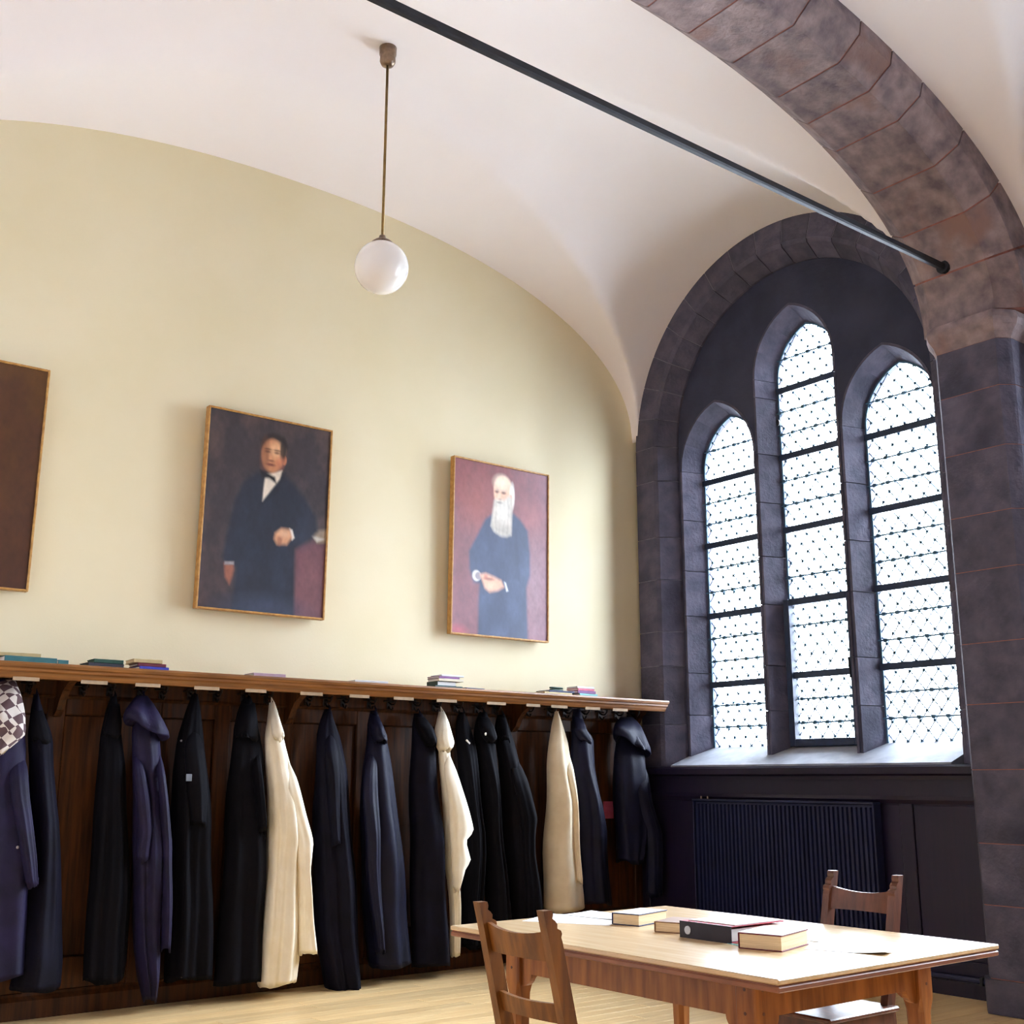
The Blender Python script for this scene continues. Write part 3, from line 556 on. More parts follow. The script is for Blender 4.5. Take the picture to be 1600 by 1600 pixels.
  ('sleeve', -0.34, 0.05, [(1.634, -3.747, -3.736, -0.217), (1.558, -3.763, -3.728, -0.246), (1.483, -3.792, -3.728, -0.298), (1.409, -3.804, -3.734, -0.337), (1.344, -3.798, -3.725, -0.34), (1.336, -3.797, -3.725, -0.34), (1.263, -3.788, -3.716, -0.34), (1.19, -3.779, -3.707, -0.34), (1.118, -3.771, -3.698, -0.34), (1.062, -3.764, -3.692, -0.34), (1.046, -3.759, -3.693, -0.34), (1.022, -3.753, -3.694, -0.34)]),
  ('collar', -0.29, 0.06, [(1.854, -3.827, -3.734, -0.167), (1.773, -3.879, -3.749, -0.239), (1.713, -3.907, -3.748, -0.268), (1.697, -3.909, -3.749, -0.273), (1.622, -3.915, -3.752, -0.288), (1.609, -3.915, -3.752, -0.289)]),
 ]),
 ('white_robe', 'long white robe with a pointed elbow, hanging just left of the middle shelf bracket', 'robe', 'white', [
  ('body', -0.28, 0.12, [(1.861, -3.635, -3.592, -0.165), (1.8, -3.642, -3.571, -0.177), (1.783, -3.647, -3.568, -0.184), (1.704, -3.672, -3.563, -0.225), (1.636, -3.693, -3.558, -0.261), (1.627, -3.695, -3.556, -0.265), (1.552, -3.696, -3.538, -0.28), (1.477, -3.691, -3.512, -0.28), (1.427, -3.687, -3.495, -0.28), (1.402, -3.685, -3.488, -0.28), (1.328, -3.679, -3.469, -0.28), (1.253, -3.674, -3.45, -0.28), (1.179, -3.669, -3.43, -0.28), (1.105, -3.663, -3.417, -0.28), (1.032, -3.658, -3.404, -0.28), (0.962, -3.652, -3.391, -0.28), (0.958, -3.652, -3.391, -0.28), (0.885, -3.65, -3.393, -0.28), (0.812, -3.648, -3.395, -0.28), (0.772, -3.647, -3.396, -0.28), (0.74, -3.648, -3.396, -0.28), (0.668, -3.653, -3.397, -0.28), (0.613, -3.656, -3.398, -0.28), (0.597, -3.656, -3.397, -0.28), (0.525, -3.658, -3.395, -0.28), (0.454, -3.66, -3.392, -0.28), (0.384, -3.662, -3.389, -0.28), (0.313, -3.663, -3.387, -0.28), (0.243, -3.665, -3.384, -0.28), (0.22, -3.666, -3.383, -0.28), (0.173, -3.667, -3.387, -0.28), (0.104, -3.67, -3.392, -0.28), (0.077, -3.671, -3.395, -0.28)]),
  ('sleeve', -0.38, 0.06, [(1.511, -3.564, -3.548, -0.28), (1.436, -3.567, -3.515, -0.302), (1.361, -3.586, -3.49, -0.345), (1.287, -3.583, -3.475, -0.377), (1.221, -3.565, -3.452, -0.38), (1.213, -3.563, -3.449, -0.38), (1.139, -3.546, -3.424, -0.38), (1.066, -3.529, -3.398, -0.38), (1.017, -3.517, -3.381, -0.38), (0.992, -3.512, -3.374, -0.38), (0.955, -3.505, -3.364, -0.38), (0.919, -3.5, -3.368, -0.38), (0.847, -3.491, -3.376, -0.38), (0.774, -3.482, -3.384, -0.38), (0.702, -3.476, -3.372, -0.38), (0.63, -3.469, -3.36, -0.38), (0.558, -3.463, -3.348, -0.38), (0.534, -3.461, -3.345, -0.38), (0.486, -3.457, -3.337, -0.38), (0.415, -3.451, -3.325, -0.38), (0.343, -3.446, -3.313, -0.38), (0.272, -3.44, -3.302, -0.38), (0.256, -3.439, -3.299, -0.38)]),
  ('hood', -0.38, 0.05, [(1.844, -3.625, -3.582, -0.166), (1.761, -3.67, -3.607, -0.273), (1.717, -3.688, -3.613, -0.315), (1.683, -3.691, -3.609, -0.335), (1.641, -3.695, -3.602, -0.357), (1.607, -3.682, -3.612, -0.371)]),
 ]),
 ('robe', 'charcoal navy robe hanging directly right of the long white robe', 'robe', 'slate', [
  ('body', -0.24, 0.13, [(1.835, -3.197, -3.146, -0.165), (1.754, -3.233, -3.121, -0.177), (1.736, -3.243, -3.116, -0.183), (1.674, -3.269, -3.101, -0.204), (1.647, -3.281, -3.095, -0.214), (1.595, -3.291, -3.092, -0.23), (1.517, -3.298, -3.08, -0.24), (1.439, -3.3, -3.062, -0.24), (1.43, -3.3, -3.06, -0.24), (1.362, -3.299, -3.049, -0.24), (1.285, -3.299, -3.037, -0.24), (1.208, -3.298, -3.025, -0.24), (1.174, -3.298, -3.02, -0.24), (1.131, -3.296, -3.014, -0.24), (1.055, -3.293, -3.004, -0.24), (0.979, -3.289, -2.994, -0.24), (0.903, -3.286, -2.984, -0.24), (0.828, -3.282, -2.974, -0.24), (0.794, -3.281, -2.969, -0.24), (0.753, -3.277, -2.964, -0.24), (0.678, -3.27, -2.955, -0.24), (0.603, -3.263, -2.946, -0.24), (0.528, -3.257, -2.937, -0.24), (0.454, -3.25, -2.928, -0.24), (0.38, -3.243, -2.918, -0.24), (0.305, -3.227, -2.913, -0.24), (0.231, -3.212, -2.907, -0.24), (0.158, -3.196, -2.902, -0.24), (0.084, -3.181, -2.896, -0.24), (0.011, -3.165, -2.891, -0.24), (-0.022, -3.158, -2.889, -0.24)]),
  ('lapel', -0.34, 0.05, [(1.759, -3.171, -3.158, -0.176), (1.678, -3.208, -3.163, -0.224), (1.597, -3.264, -3.172, -0.294), (1.519, -3.293, -3.18, -0.337), (1.514, -3.294, -3.18, -0.338), (1.442, -3.284, -3.174, -0.34), (1.366, -3.273, -3.167, -0.34), (1.29, -3.262, -3.159, -0.34), (1.214, -3.251, -3.151, -0.34), (1.176, -3.246, -3.148, -0.34), (1.138, -3.241, -3.145, -0.34), (1.063, -3.232, -3.139, -0.34), (0.988, -3.223, -3.133, -0.34), (0.926, -3.216, -3.128, -0.34)]),
 ]),
 ('coat', 'navy blue coat with a shiny collar, right of the charcoal robe', 'coat', 'navy', [
  ('body', -0.24, 0.13, [(1.84, -2.822, -2.768, -0.165), (1.757, -2.851, -2.739, -0.177), (1.748, -2.855, -2.737, -0.18), (1.675, -2.875, -2.724, -0.204), (1.657, -2.88, -2.721, -0.21), (1.594, -2.9, -2.717, -0.23), (1.513, -2.916, -2.704, -0.24), (1.433, -2.927, -2.684, -0.24), (1.354, -2.927, -2.665, -0.24), (1.275, -2.927, -2.647, -0.24), (1.196, -2.927, -2.628, -0.24), (1.169, -2.928, -2.622, -0.24), (1.117, -2.927, -2.613, -0.24), (1.039, -2.926, -2.599, -0.24), (0.96, -2.925, -2.585, -0.24), (0.952, -2.925, -2.584, -0.24), (0.882, -2.92, -2.575, -0.24), (0.805, -2.914, -2.565, -0.24), (0.727, -2.908, -2.556, -0.24), (0.65, -2.902, -2.546, -0.24), (0.573, -2.896, -2.536, -0.24), (0.564, -2.896, -2.535, -0.24), (0.496, -2.887, -2.528, -0.24), (0.42, -2.878, -2.52, -0.24), (0.343, -2.868, -2.511, -0.24), (0.267, -2.859, -2.503, -0.24), (0.191, -2.849, -2.495, -0.24), (0.116, -2.84, -2.487, -0.24), (0.107, -2.839, -2.486, -0.24)]),
  ('sleeve', -0.37, 0.05, [(1.611, -2.848, -2.833, -0.225), (1.53, -2.89, -2.842, -0.268), (1.449, -2.947, -2.853, -0.324), (1.371, -2.98, -2.87, -0.366), (1.293, -2.987, -2.868, -0.37), (1.216, -2.991, -2.863, -0.37), (1.139, -2.985, -2.859, -0.37), (1.063, -2.979, -2.855, -0.37), (0.986, -2.972, -2.85, -0.37), (0.91, -2.966, -2.846, -0.37), (0.834, -2.96, -2.842, -0.37), (0.792, -2.956, -2.839, -0.37), (0.759, -2.95, -2.836, -0.37), (0.683, -2.937, -2.828, -0.37), (0.608, -2.924, -2.82, -0.37), (0.533, -2.911, -2.813, -0.37), (0.499, -2.906, -2.809, -0.37), (0.458, -2.899, -2.806, -0.37), (0.383, -2.887, -2.799, -0.37), (0.309, -2.875, -2.793, -0.37), (0.234, -2.864, -2.786, -0.37), (0.218, -2.861, -2.785, -0.37)]),
  ('collar', -0.33, 0.07, [(1.817, -2.827, -2.758, -0.166), (1.731, -2.889, -2.772, -0.257), (1.722, -2.896, -2.774, -0.268), (1.649, -2.9, -2.763, -0.302), (1.645, -2.899, -2.762, -0.304), (1.609, -2.874, -2.774, -0.315)]),
 ]),
 ('coat', 'dark coat with turned collar, hanging left of the white hooded habit', 'coat', 'slate', [
  ('body', -0.24, 0.12, [(1.831, -2.454, -2.38, -0.165), (1.746, -2.48, -2.335, -0.177), (1.737, -2.483, -2.331, -0.18), (1.662, -2.501, -2.316, -0.204), (1.62, -2.511, -2.308, -0.218), (1.578, -2.519, -2.309, -0.23), (1.496, -2.526, -2.302, -0.24), (1.436, -2.526, -2.291, -0.24), (1.414, -2.526, -2.288, -0.24), (1.332, -2.525, -2.276, -0.24), (1.251, -2.524, -2.264, -0.24), (1.169, -2.524, -2.252, -0.24), (1.12, -2.523, -2.245, -0.24), (1.089, -2.522, -2.242, -0.24), (1.008, -2.519, -2.234, -0.24), (0.928, -2.517, -2.226, -0.24), (0.848, -2.514, -2.219, -0.24), (0.768, -2.511, -2.211, -0.24), (0.689, -2.508, -2.203, -0.24), (0.61, -2.505, -2.195, -0.24), (0.544, -2.503, -2.189, -0.24), (0.531, -2.503, -2.188, -0.24), (0.452, -2.5, -2.183, -0.24), (0.374, -2.497, -2.178, -0.24), (0.296, -2.494, -2.173, -0.24), (0.219, -2.491, -2.168, -0.24), (0.141, -2.488, -2.163, -0.24), (0.077, -2.486, -2.158, -0.24)]),
  ('collar', -0.34, 0.07, [(1.817, -2.448, -2.369, -0.165), (1.734, -2.505, -2.353, -0.256), (1.729, -2.507, -2.356, -0.262), (1.645, -2.496, -2.35, -0.309), (1.64, -2.495, -2.349, -0.31), (1.59, -2.46, -2.365, -0.326)]),
 ]),
 ('white_habit', 'white habit with short hood and jagged cape edge', 'robe', 'white', [
  ('body', -0.3, 0.09, [(1.585, -2.308, -2.205, -0.286), (1.501, -2.312, -2.204, -0.3), (1.419, -2.305, -2.192, -0.3), (1.337, -2.298, -2.181, -0.3), (1.255, -2.292, -2.169, -0.3), (1.209, -2.288, -2.163, -0.3), (1.173, -2.284, -2.161, -0.3), (1.092, -2.276, -2.155, -0.3), (1.011, -2.267, -2.15, -0.3), (0.93, -2.259, -2.144, -0.3), (0.849, -2.25, -2.139, -0.3), (0.769, -2.242, -2.134, -0.3), (0.76, -2.241, -2.133, -0.3), (0.689, -2.232, -2.127, -0.3), (0.609, -2.223, -2.119, -0.3), (0.538, -2.214, -2.113, -0.3), (0.529, -2.214, -2.112, -0.3), (0.45, -2.209, -2.11, -0.3), (0.372, -2.204, -2.108, -0.3), (0.293, -2.2, -2.106, -0.3), (0.215, -2.195, -2.103, -0.3), (0.137, -2.191, -2.101, -0.3), (0.133, -2.191, -2.101, -0.3)]),
  ('cape', -0.38, 0.05, [(1.599, -2.244, -2.228, -0.28), (1.515, -2.27, -2.216, -0.317), (1.437, -2.299, -2.196, -0.35), (1.432, -2.301, -2.194, -0.352), (1.351, -2.311, -2.18, -0.378), (1.301, -2.306, -2.164, -0.38), (1.269, -2.302, -2.152, -0.38), (1.188, -2.293, -2.123, -0.38), (1.12, -2.286, -2.098, -0.38), (1.107, -2.284, -2.094, -0.38), (1.026, -2.276, -2.066, -0.38), (0.999, -2.273, -2.056, -0.38), (0.968, -2.266, -2.073, -0.38), (0.946, -2.263, -2.099, -0.38), (0.924, -2.26, -2.124, -0.38), (0.866, -2.255, -2.1, -0.38), (0.852, -2.253, -2.095, -0.38), (0.785, -2.248, -2.07, -0.38), (0.772, -2.246, -2.065, -0.38), (0.746, -2.246, -2.111, -0.38), (0.707, -2.243, -2.125, -0.38), (0.655, -2.239, -2.143, -0.38), (0.629, -2.236, -2.155, -0.38), (0.581, -2.232, -2.176, -0.38)]),
  ('hood', -0.38, 0.07, [(1.852, -2.242, -2.19, -0.165), (1.787, -2.296, -2.192, -0.22), (1.762, -2.323, -2.204, -0.252), (1.713, -2.361, -2.212, -0.293), (1.675, -2.379, -2.212, -0.315), (1.642, -2.394, -2.212, -0.335), (1.605, -2.39, -2.214, -0.356), (1.591, -2.384, -2.229, -0.362), (1.559, -2.368, -2.261, -0.374)]),
 ]),
 ('robe', 'black robe directly right of the white hooded habit', 'robe', 'black', [
  ('body', -0.22, 0.11, [(1.855, -2.042, -1.988, -0.165), (1.773, -2.076, -1.951, -0.173), (1.768, -2.077, -1.95, -0.174), (1.681, -2.097, -1.934, -0.194), (1.628, -2.109, -1.925, -0.206), (1.595, -2.11, -1.925, -0.213), (1.51, -2.106, -1.918, -0.22), (1.44, -2.098, -1.909, -0.22), (1.426, -2.097, -1.907, -0.22), (1.341, -2.087, -1.894, -0.22), (1.257, -2.077, -1.881, -0.22), (1.174, -2.068, -1.868, -0.22), (1.09, -2.058, -1.856, -0.22), (1.007, -2.048, -1.843, -0.22), (0.974, -2.045, -1.838, -0.22), (0.924, -2.044, -1.839, -0.22), (0.842, -2.043, -1.84, -0.22), (0.759, -2.042, -1.842, -0.22), (0.678, -2.041, -1.843, -0.22), (0.596, -2.039, -1.844, -0.22), (0.52, -2.038, -1.846, -0.22), (0.515, -2.038, -1.846, -0.22), (0.435, -2.038, -1.852, -0.22), (0.355, -2.039, -1.858, -0.22), (0.275, -2.039, -1.864, -0.22), (0.196, -2.039, -1.869, -0.22), (0.165, -2.039, -1.872, -0.22)]),
 ]),
 ('robe', 'black robe with white button at collar', 'robe', 'black', [
  ('body', -0.24, 0.11, [(1.861, -1.861, -1.787, -0.165), (1.778, -1.898, -1.751, -0.176), (1.773, -1.9, -1.75, -0.177), (1.685, -1.929, -1.73, -0.204), (1.68, -1.931, -1.729, -0.206), (1.598, -1.938, -1.739, -0.23), (1.512, -1.933, -1.737, -0.24), (1.441, -1.923, -1.729, -0.24), (1.427, -1.922, -1.728, -0.24), (1.342, -1.915, -1.718, -0.24), (1.257, -1.907, -1.709, -0.24), (1.172, -1.9, -1.7, -0.24), (1.088, -1.893, -1.69, -0.24), (1.004, -1.886, -1.681, -0.24), (0.971, -1.883, -1.678, -0.24), (0.92, -1.878, -1.671, -0.24), (0.837, -1.871, -1.661, -0.24), (0.753, -1.864, -1.651, -0.24), (0.67, -1.857, -1.641, -0.24), (0.588, -1.85, -1.63, -0.24), (0.51, -1.843, -1.621, -0.24), (0.505, -1.842, -1.62, -0.24), (0.423, -1.835, -1.605, -0.24), (0.341, -1.827, -1.59, -0.24), (0.259, -1.819, -1.576, -0.24), (0.236, -1.817, -1.571, -0.24)]),
  ('collar', -0.34, 0.06, [(1.837, -1.861, -1.775, -0.166), (1.75, -1.94, -1.788, -0.258), (1.745, -1.943, -1.791, -0.265), (1.667, -1.941, -1.795, -0.309), (1.658, -1.931, -1.801, -0.312), (1.629, -1.901, -1.817, -0.321)]),
 ]),
 ('robe', 'long-sleeved black robe with bent elbow, left of cream robe', 'robe', 'black', [
  ('body', -0.24, 0.11, [(1.849, -1.674, -1.599, -0.165), (1.759, -1.708, -1.564, -0.177), (1.67, -1.728, -1.552, -0.204), (1.636, -1.736, -1.548, -0.215), (1.582, -1.74, -1.546, -0.23), (1.495, -1.736, -1.531, -0.24), (1.443, -1.729, -1.517, -0.24), (1.409, -1.726, -1.514, -0.24), (1.323, -1.717, -1.505, -0.24), (1.237, -1.708, -1.497, -0.24), (1.151, -1.7, -1.488, -0.24), (1.066, -1.691, -1.48, -0.24), (1.061, -1.69, -1.479, -0.24), (0.98, -1.683, -1.472, -0.24), (0.896, -1.675, -1.465, -0.24), (0.811, -1.668, -1.457, -0.24), (0.778, -1.665, -1.454, -0.24), (0.727, -1.66, -1.447, -0.24), (0.643, -1.652, -1.436, -0.24), (0.559, -1.644, -1.425, -0.24), (0.475, -1.636, -1.414, -0.24), (0.392, -1.628, -1.403, -0.24), (0.313, -1.62, -1.392, -0.24)]),
  ('sleeve', -0.36, 0.05, [(1.613, -1.601, -1.583, -0.222), (1.525, -1.627, -1.566, -0.265), (1.437, -1.67, -1.547, -0.318), (1.352, -1.685, -1.537, -0.357), (1.347, -1.684, -1.535, -0.358), (1.266, -1.662, -1.509, -0.36), (1.181, -1.636, -1.479, -0.36), (1.096, -1.61, -1.449, -0.36), (1.063, -1.6, -1.437, -0.36), (1.011, -1.596, -1.444, -0.36), (0.969, -1.593, -1.45, -0.36), (0.927, -1.593, -1.45, -0.36), (0.843, -1.593, -1.451, -0.36), (0.783, -1.593, -1.451, -0.36), (0.76, -1.591, -1.447, -0.36), (0.676, -1.584, -1.434, -0.36), (0.593, -1.576, -1.421, -0.36), (0.51, -1.568, -1.408, -0.36), (0.427, -1.561, -1.395, -0.36), (0.344, -1.553, -1.382, -0.36), (0.321, -1.551, -1.378, -0.36)]),
  ('collar', -0.34, 0.06, [(1.834, -1.675, -1.593, -0.165), (1.74, -1.759, -1.65, -0.262), (1.73, -1.769, -1.657, -0.274), (1.651, -1.773, -1.673, -0.309), (1.642, -1.773, -1.674, -0.312)]),
 ]),
 ('cream_robe', 'cream robe tapering to a sharp point near the window end', 'robe', 'cream', [
  ('body', -0.27, 0.11, [(1.893, -1.107, -1.067, -0.165), (1.8, -1.149, -1.041, -0.182), (1.708, -1.193, -1.029, -0.22), (1.646, -1.223, -1.022, -0.245), (1.616, -1.235, -1.024, -0.256), (1.526, -1.256, -1.012, -0.27), (1.446, -1.265, -0.992, -0.27), (1.436, -1.265, -0.99, -0.27), (1.347, -1.271, -0.977, -0.27), (1.259, -1.276, -0.964, -0.27), (1.2, -1.279, -0.955, -0.27), (1.17, -1.281, -0.953, -0.27), (1.082, -1.286, -0.946, -0.27), (0.995, -1.291, -0.94, -0.27), (0.908, -1.296, -0.934, -0.27), (0.821, -1.3, -0.927, -0.27), (0.811, -1.301, -0.927, -0.27), (0.734, -1.301, -0.921, -0.27), (0.648, -1.302, -0.914, -0.27), (0.562, -1.302, -0.908, -0.27), (0.477, -1.303, -0.901, -0.27), (0.392, -1.303, -0.895, -0.27), (0.373, -1.303, -0.893, -0.27)]),
  ('sleeve', -0.36, 0.03, [(1.648, -1.051, -1.034, -0.245), (1.556, -1.083, -1.039, -0.288), (1.466, -1.112, -1.042, -0.328), (1.446, -1.116, -1.044, -0.337), (1.377, -1.125, -1.053, -0.357), (1.289, -1.115, -1.044, -0.36), (1.201, -1.103, -1.033, -0.36), (1.113, -1.091, -1.023, -0.36), (1.025, -1.079, -1.012, -0.36), (1.006, -1.076, -1.009, -0.36), (0.938, -1.073, -1.006, -0.36), (0.851, -1.069, -1.002, -0.36), (0.765, -1.064, -0.998, -0.36), (0.679, -1.06, -0.994, -0.36), (0.593, -1.056, -0.99, -0.36), (0.574, -1.055, -0.99, -0.36)]),
 ]),
 ('robe', 'black robe with notched shoulders, right of cream robe', 'robe', 'navy', [
  ('body', -0.24, 0.1, [(1.922, -0.901, -0.824, -0.165), (1.834, -0.933, -0.807, -0.176), (1.828, -0.934, -0.806, -0.177), (1.755, -0.959, -0.793, -0.198), (1.735, -0.963, -0.775, -0.204), (1.688, -0.971, -0.735, -0.218), (1.642, -0.981, -0.739, -0.23), (1.55, -0.988, -0.737, -0.24), (1.459, -0.986, -0.725, -0.24), (1.449, -0.986, -0.724, -0.24), (1.368, -0.978, -0.706, -0.24), (1.277, -0.97, -0.687, -0.24), (1.187, -0.961, -0.667, -0.24), (1.097, -0.953, -0.647, -0.24), (1.007, -0.944, -0.628, -0.24), (0.947, -0.939, -0.615, -0.24), (0.917, -0.937, -0.613, -0.24), (0.828, -0.932, -0.607, -0.24), (0.739, -0.927, -0.601, -0.24), (0.65, -0.921, -0.595, -0.24), (0.562, -0.916, -0.59, -0.24), (0.474, -0.911, -0.584, -0.24), (0.396, -0.906, -0.579, -0.24)]),
  ('collar', -0.33, 0.05, [(1.87, -0.919, -0.808, -0.169), (1.772, -0.998, -0.857, -0.264), (1.74, -1.019, -0.868, -0.29), (1.69, -0.993, -0.828, -0.307), (1.68, -0.982, -0.829, -0.31), (1.649, -0.949, -0.832, -0.318)]),
 ]),
 ('hooded_jacket', 'short dark blue hooded jacket at the window end of the rack', 'coat', 'navy', [
  ('body', -0.22, 0.12, [(1.853, -0.349, -0.229, -0.165), (1.756, -0.413, -0.173, -0.174), (1.745, -0.421, -0.167, -0.176), (1.659, -0.46, -0.16, -0.194), (1.563, -0.503, -0.15, -0.213), (1.558, -0.505, -0.149, -0.214), (1.468, -0.513, -0.15, -0.22), (1.374, -0.515, -0.143, -0.22), (1.281, -0.517, -0.137, -0.22), (1.192, -0.52, -0.131, -0.22), (1.187, -0.52, -0.131, -0.22), (1.094, -0.519, -0.14, -0.22), (1.002, -0.519, -0.148, -0.22), (0.935, -0.519, -0.154, -0.22), (0.91, -0.517, -0.161, -0.22), (0.819, -0.511, -0.184, -0.22), (0.728, -0.505, -0.207, -0.22), (0.697, -0.503, -0.214, -0.22)]),
  ('sleeve', -0.33, 0.05, [(1.56, -0.214, -0.19, -0.214), (1.464, -0.253, -0.178, -0.244), (1.369, -0.314, -0.176, -0.291), (1.276, -0.342, -0.186, -0.327), (1.193, -0.334, -0.172, -0.33), (1.183, -0.332, -0.168, -0.33), (1.09, -0.308, -0.134, -0.33), (0.997, -0.285, -0.099, -0.33), (0.935, -0.269, -0.076, -0.33), (0.904, -0.269, -0.077, -0.33), (0.813, -0.266, -0.078, -0.33), (0.721, -0.264, -0.078, -0.33), (0.63, -0.262, -0.079, -0.33), (0.54, -0.26, -0.08, -0.33), (0.449, -0.258, -0.081, -0.33), (0.429, -0.257, -0.081, -0.33)]),
  ('cowl', -0.31, 0.09, [(-0.301, -0.17, 1.874, 0.06, 0), (-0.308, -0.185, 1.841, 0.098, 0.05), (-0.341, -0.226, 1.801, 0.127, 0.1), (-0.391, -0.3, 1.734, 0.164, 0.22), (-0.381, -0.31, 1.676, 0.197, 0.3), (-0.375, -0.31, 1.639, 0.201, 0.33), (-0.375, -0.31, 1.624, 0.186, 0.33), (-0.382, -0.31, 1.655, 0.141, 0.33), (-0.39, -0.306, 1.723, 0.089, 0.2)]),
 ]),
]
BTN = [(-5.236, 0.977), (-4.262, 1.591), (-4.229, 1.363), (-1.919, 1.689), (-1.695, 1.356), (-2.037, 1.631)]

def interp(rows, z):
    zs = [r[0] for r in rows][::-1]
    out = []
    for k in (1, 2, 3): out.append(float(np.interp(z, zs, [r[k] for r in rows][::-1])))
    return out
def cloth(name, m, parent, org, Y0, b, rows, seed, fold=1.0, thick=True, front=None):
    rn = random.Random(seed); z1, z0 = rows[0][0], rows[-1][0]; n = 56
    nr = max(10, int((z1-z0)/.035)); kf = rn.choice((3, 4, 5)); ph = [rn.random()*6.28 for _ in range(6)]
    rings = []
    for i in range(nr+1):
        t = i/nr; z = z1+(z0-z1)*t; xl, xr, Y = interp(rows, z)
        if i not in (0, nr):       # soften the outline a little
            for dz in (-.012, .012): q = interp(rows, z+dz); xl += q[0]; xr += q[1]
            xl /= 3; xr /= 3
        E_ = (xr-xl)/2; xc = (xl+xr)/2
        tn = abs((xc+7.21)/(7.43+Y))
        bb = min(b*(.35+.65*min(1, t*2.2)), .75*E_/max(tn, .2)); bb = max(bb, .012)
        a = math.sqrt(max(E_*E_*.2, E_*E_-(bb*tn)**2))
        drop = (z1-z); amp = fold*(.03+.15*min(1, drop/.9))*min(1, drop/.1+.15)
        ring = []
        for j in range(n):
            th = 2*PI*j/n
            w1 = math.sin(kf*th+ph[0]+.5*math.sin(z*2.1+ph[1]))+.5*math.sin((2*kf+1)*th+ph[2]+1.2*math.sin(z*1.9+ph[3]))+.18*math.sin((3*kf+2)*th+ph[4]-z*2.3)
            w1 = math.copysign(abs(w1)**.8, w1)
            rr = 1+amp*w1*(.35+.65*abs(math.sin(th)))
            x = xc+a*math.cos(th)*(1+amp*.15*w1); y = Y+bb*math.sin(th)*rr
            y += .012*math.sin(z*9+ph[3]+2*x)*(1-t*.3)
            if name == 'hood' and m not in ('white',): y += .014*math.sin(26*(x*.7+z)+ph[3])*min(1, t*4)+.008*math.sin(48*(x-z*.6)+ph[1])*min(1, t*4)
            zz = z
            if i == nr: zz += .012*math.sin(2*th+ph[5])+.006*w1
            ring.append((x-org[0], min(y, -.052)-org[1], zz-org[2]))
        rings.append(ring)
    # turned-up hem inside
    last = rings[-1]; cx = sum(p[0] for p in last)/n; cyy = sum(p[1] for p in last)/n
    rings.append([(cx+(p[0]-cx)*.93, cyy+(p[1]-cyy)*.86, p[2]+.03) for p in last])
    return MB().loft(rings).done(name, m, parent, smooth=True)
used = {}
for gi, (nm, label, cat, colr, parts) in enumerate(GARMENTS):
    r0_ = parts[0][3]; top = r0_[0]; hx = (top[1]+top[2])/2
    if nm == 'white_habit': top = parts[2][3][0]; hx = (top[1]+top[2])/2
    org = (hx, -.2, r0_[-1][0])
    root = empty(nm, org); tag(root, label, cat, 'garments hanging on the coat rack')
    for pi, (pn, Y, b, rows) in enumerate(parts):
        mm = colr
        if pn == 'hood' and gi == 0: mm = 'plaid'
        if pn == 'cowl':           # drooping hood: a tilted bell whose rim turns under
            rings = []
            for k, (x, y, z, a, tl) in enumerate(rows):
                bb = min(b, a*.75); ring = []
                for q in range(40):
                    th = 2*PI*q/40; wv = 1+(.09*math.sin(4*th+gi+k*.45)+.07*math.sin(7*th+k*.8))*min(1, k/3)
                    ring.append((x+a*math.cos(th)-org[0], y+bb*math.sin(th)*wv-org[1], z-tl*1.25*a*math.cos(th)+.012*math.sin(3*th+gi)*min(1, k/4)-org[2]))
                rings.append(ring)
            MB().loft(rings).done('hood', mm, root, smooth=True); continue
        if colr == 'slate' and pn in ('collar',) : mm = 'black'
        o = cloth(pn, mm, root, org, Y, b, rows, gi*17+pi*5+1, 1.0 if pn == 'body' else (.8 if pn == 'sleeve' else .55))
        if pn == 'hood' and gi == 0: o['label'] = 'plaid-lined hood'
    lo_ = MB(); zt = top[0]; yb = top[3]-.02
    d = .012 if colr in ('white', 'cream') else .006
    lo_.tube([(hx-d-org[0], yb+.02-org[1], zt-.03-org[2]), (hx-d*.8-org[0], -.19-org[1], zt+.0-org[2]), (hx-org[0], -.165-org[1], min(1.9, zt+.035)-org[2]), (hx+d*.8-org[0], -.19-org[1], zt-org[2]), (hx+d-org[0], yb+.02-org[1], zt-.03-org[2])], .005, 6)
    lo_.done('hanging_loop', colr, root)
    def onto(x, z, dy=0):          # rest a small thing on the cloth at this x and height
        best = -.06
        for ch in root.children:
            if ch.type != 'MESH' or ch.name.split('.')[0] in ('button', 'patch', 'name_tape', 'hanging_loop'): continue
            me = ch.data; bt = BVHTree.FromPolygons([v.co for v in me.vertices], [tuple(p.vertices) for p in me.polygons])
            h = bt.ray_cast(Vector((x-org[0], -2, z-org[2])), Vector((0, 1, 0)))
            if h[0] is not None: best = min(best, h[0].y+org[1])
        return best
    def button(x, z, r=.009, m='metal'):
        MB().lathe([(0, -.003), (r, -.003), (r, .001), (r*.6, .004), (0, .004)], 10).done('button', m, root).matrix_local = Matrix.Translation((x-org[0], onto(x, z)-.002-org[1], z-org[2])) @ Matrix.Rotation(PI/2, 4, 'X')
    if gi == 0: button(*BTN[0])
    if gi == 4:
        button(*BTN[1], .008); x, z = BTN[2]; MB().box(-.03, .03, -.002, .006, -.022, .022, .002).done('patch', 'grey', root, loc=(x-org[0], onto(x, z)-.003-org[1], z-org[2]))
    if gi == 12: button(*BTN[3], .012, 'paper')
    if gi == 13: button(*BTN[4], .011, 'paper')
    if gi == 11: x, z = BTN[5]; MB().box(-.022, .022, -.003, .006, -.007, .007, .001).done('name_tape', 'paper', root).matrix_local = Matrix.Translation((x-org[0], onto(x, z)-.003-org[1], z-org[2])) @ Matrix.Rotation(.7, 4, 'Y')
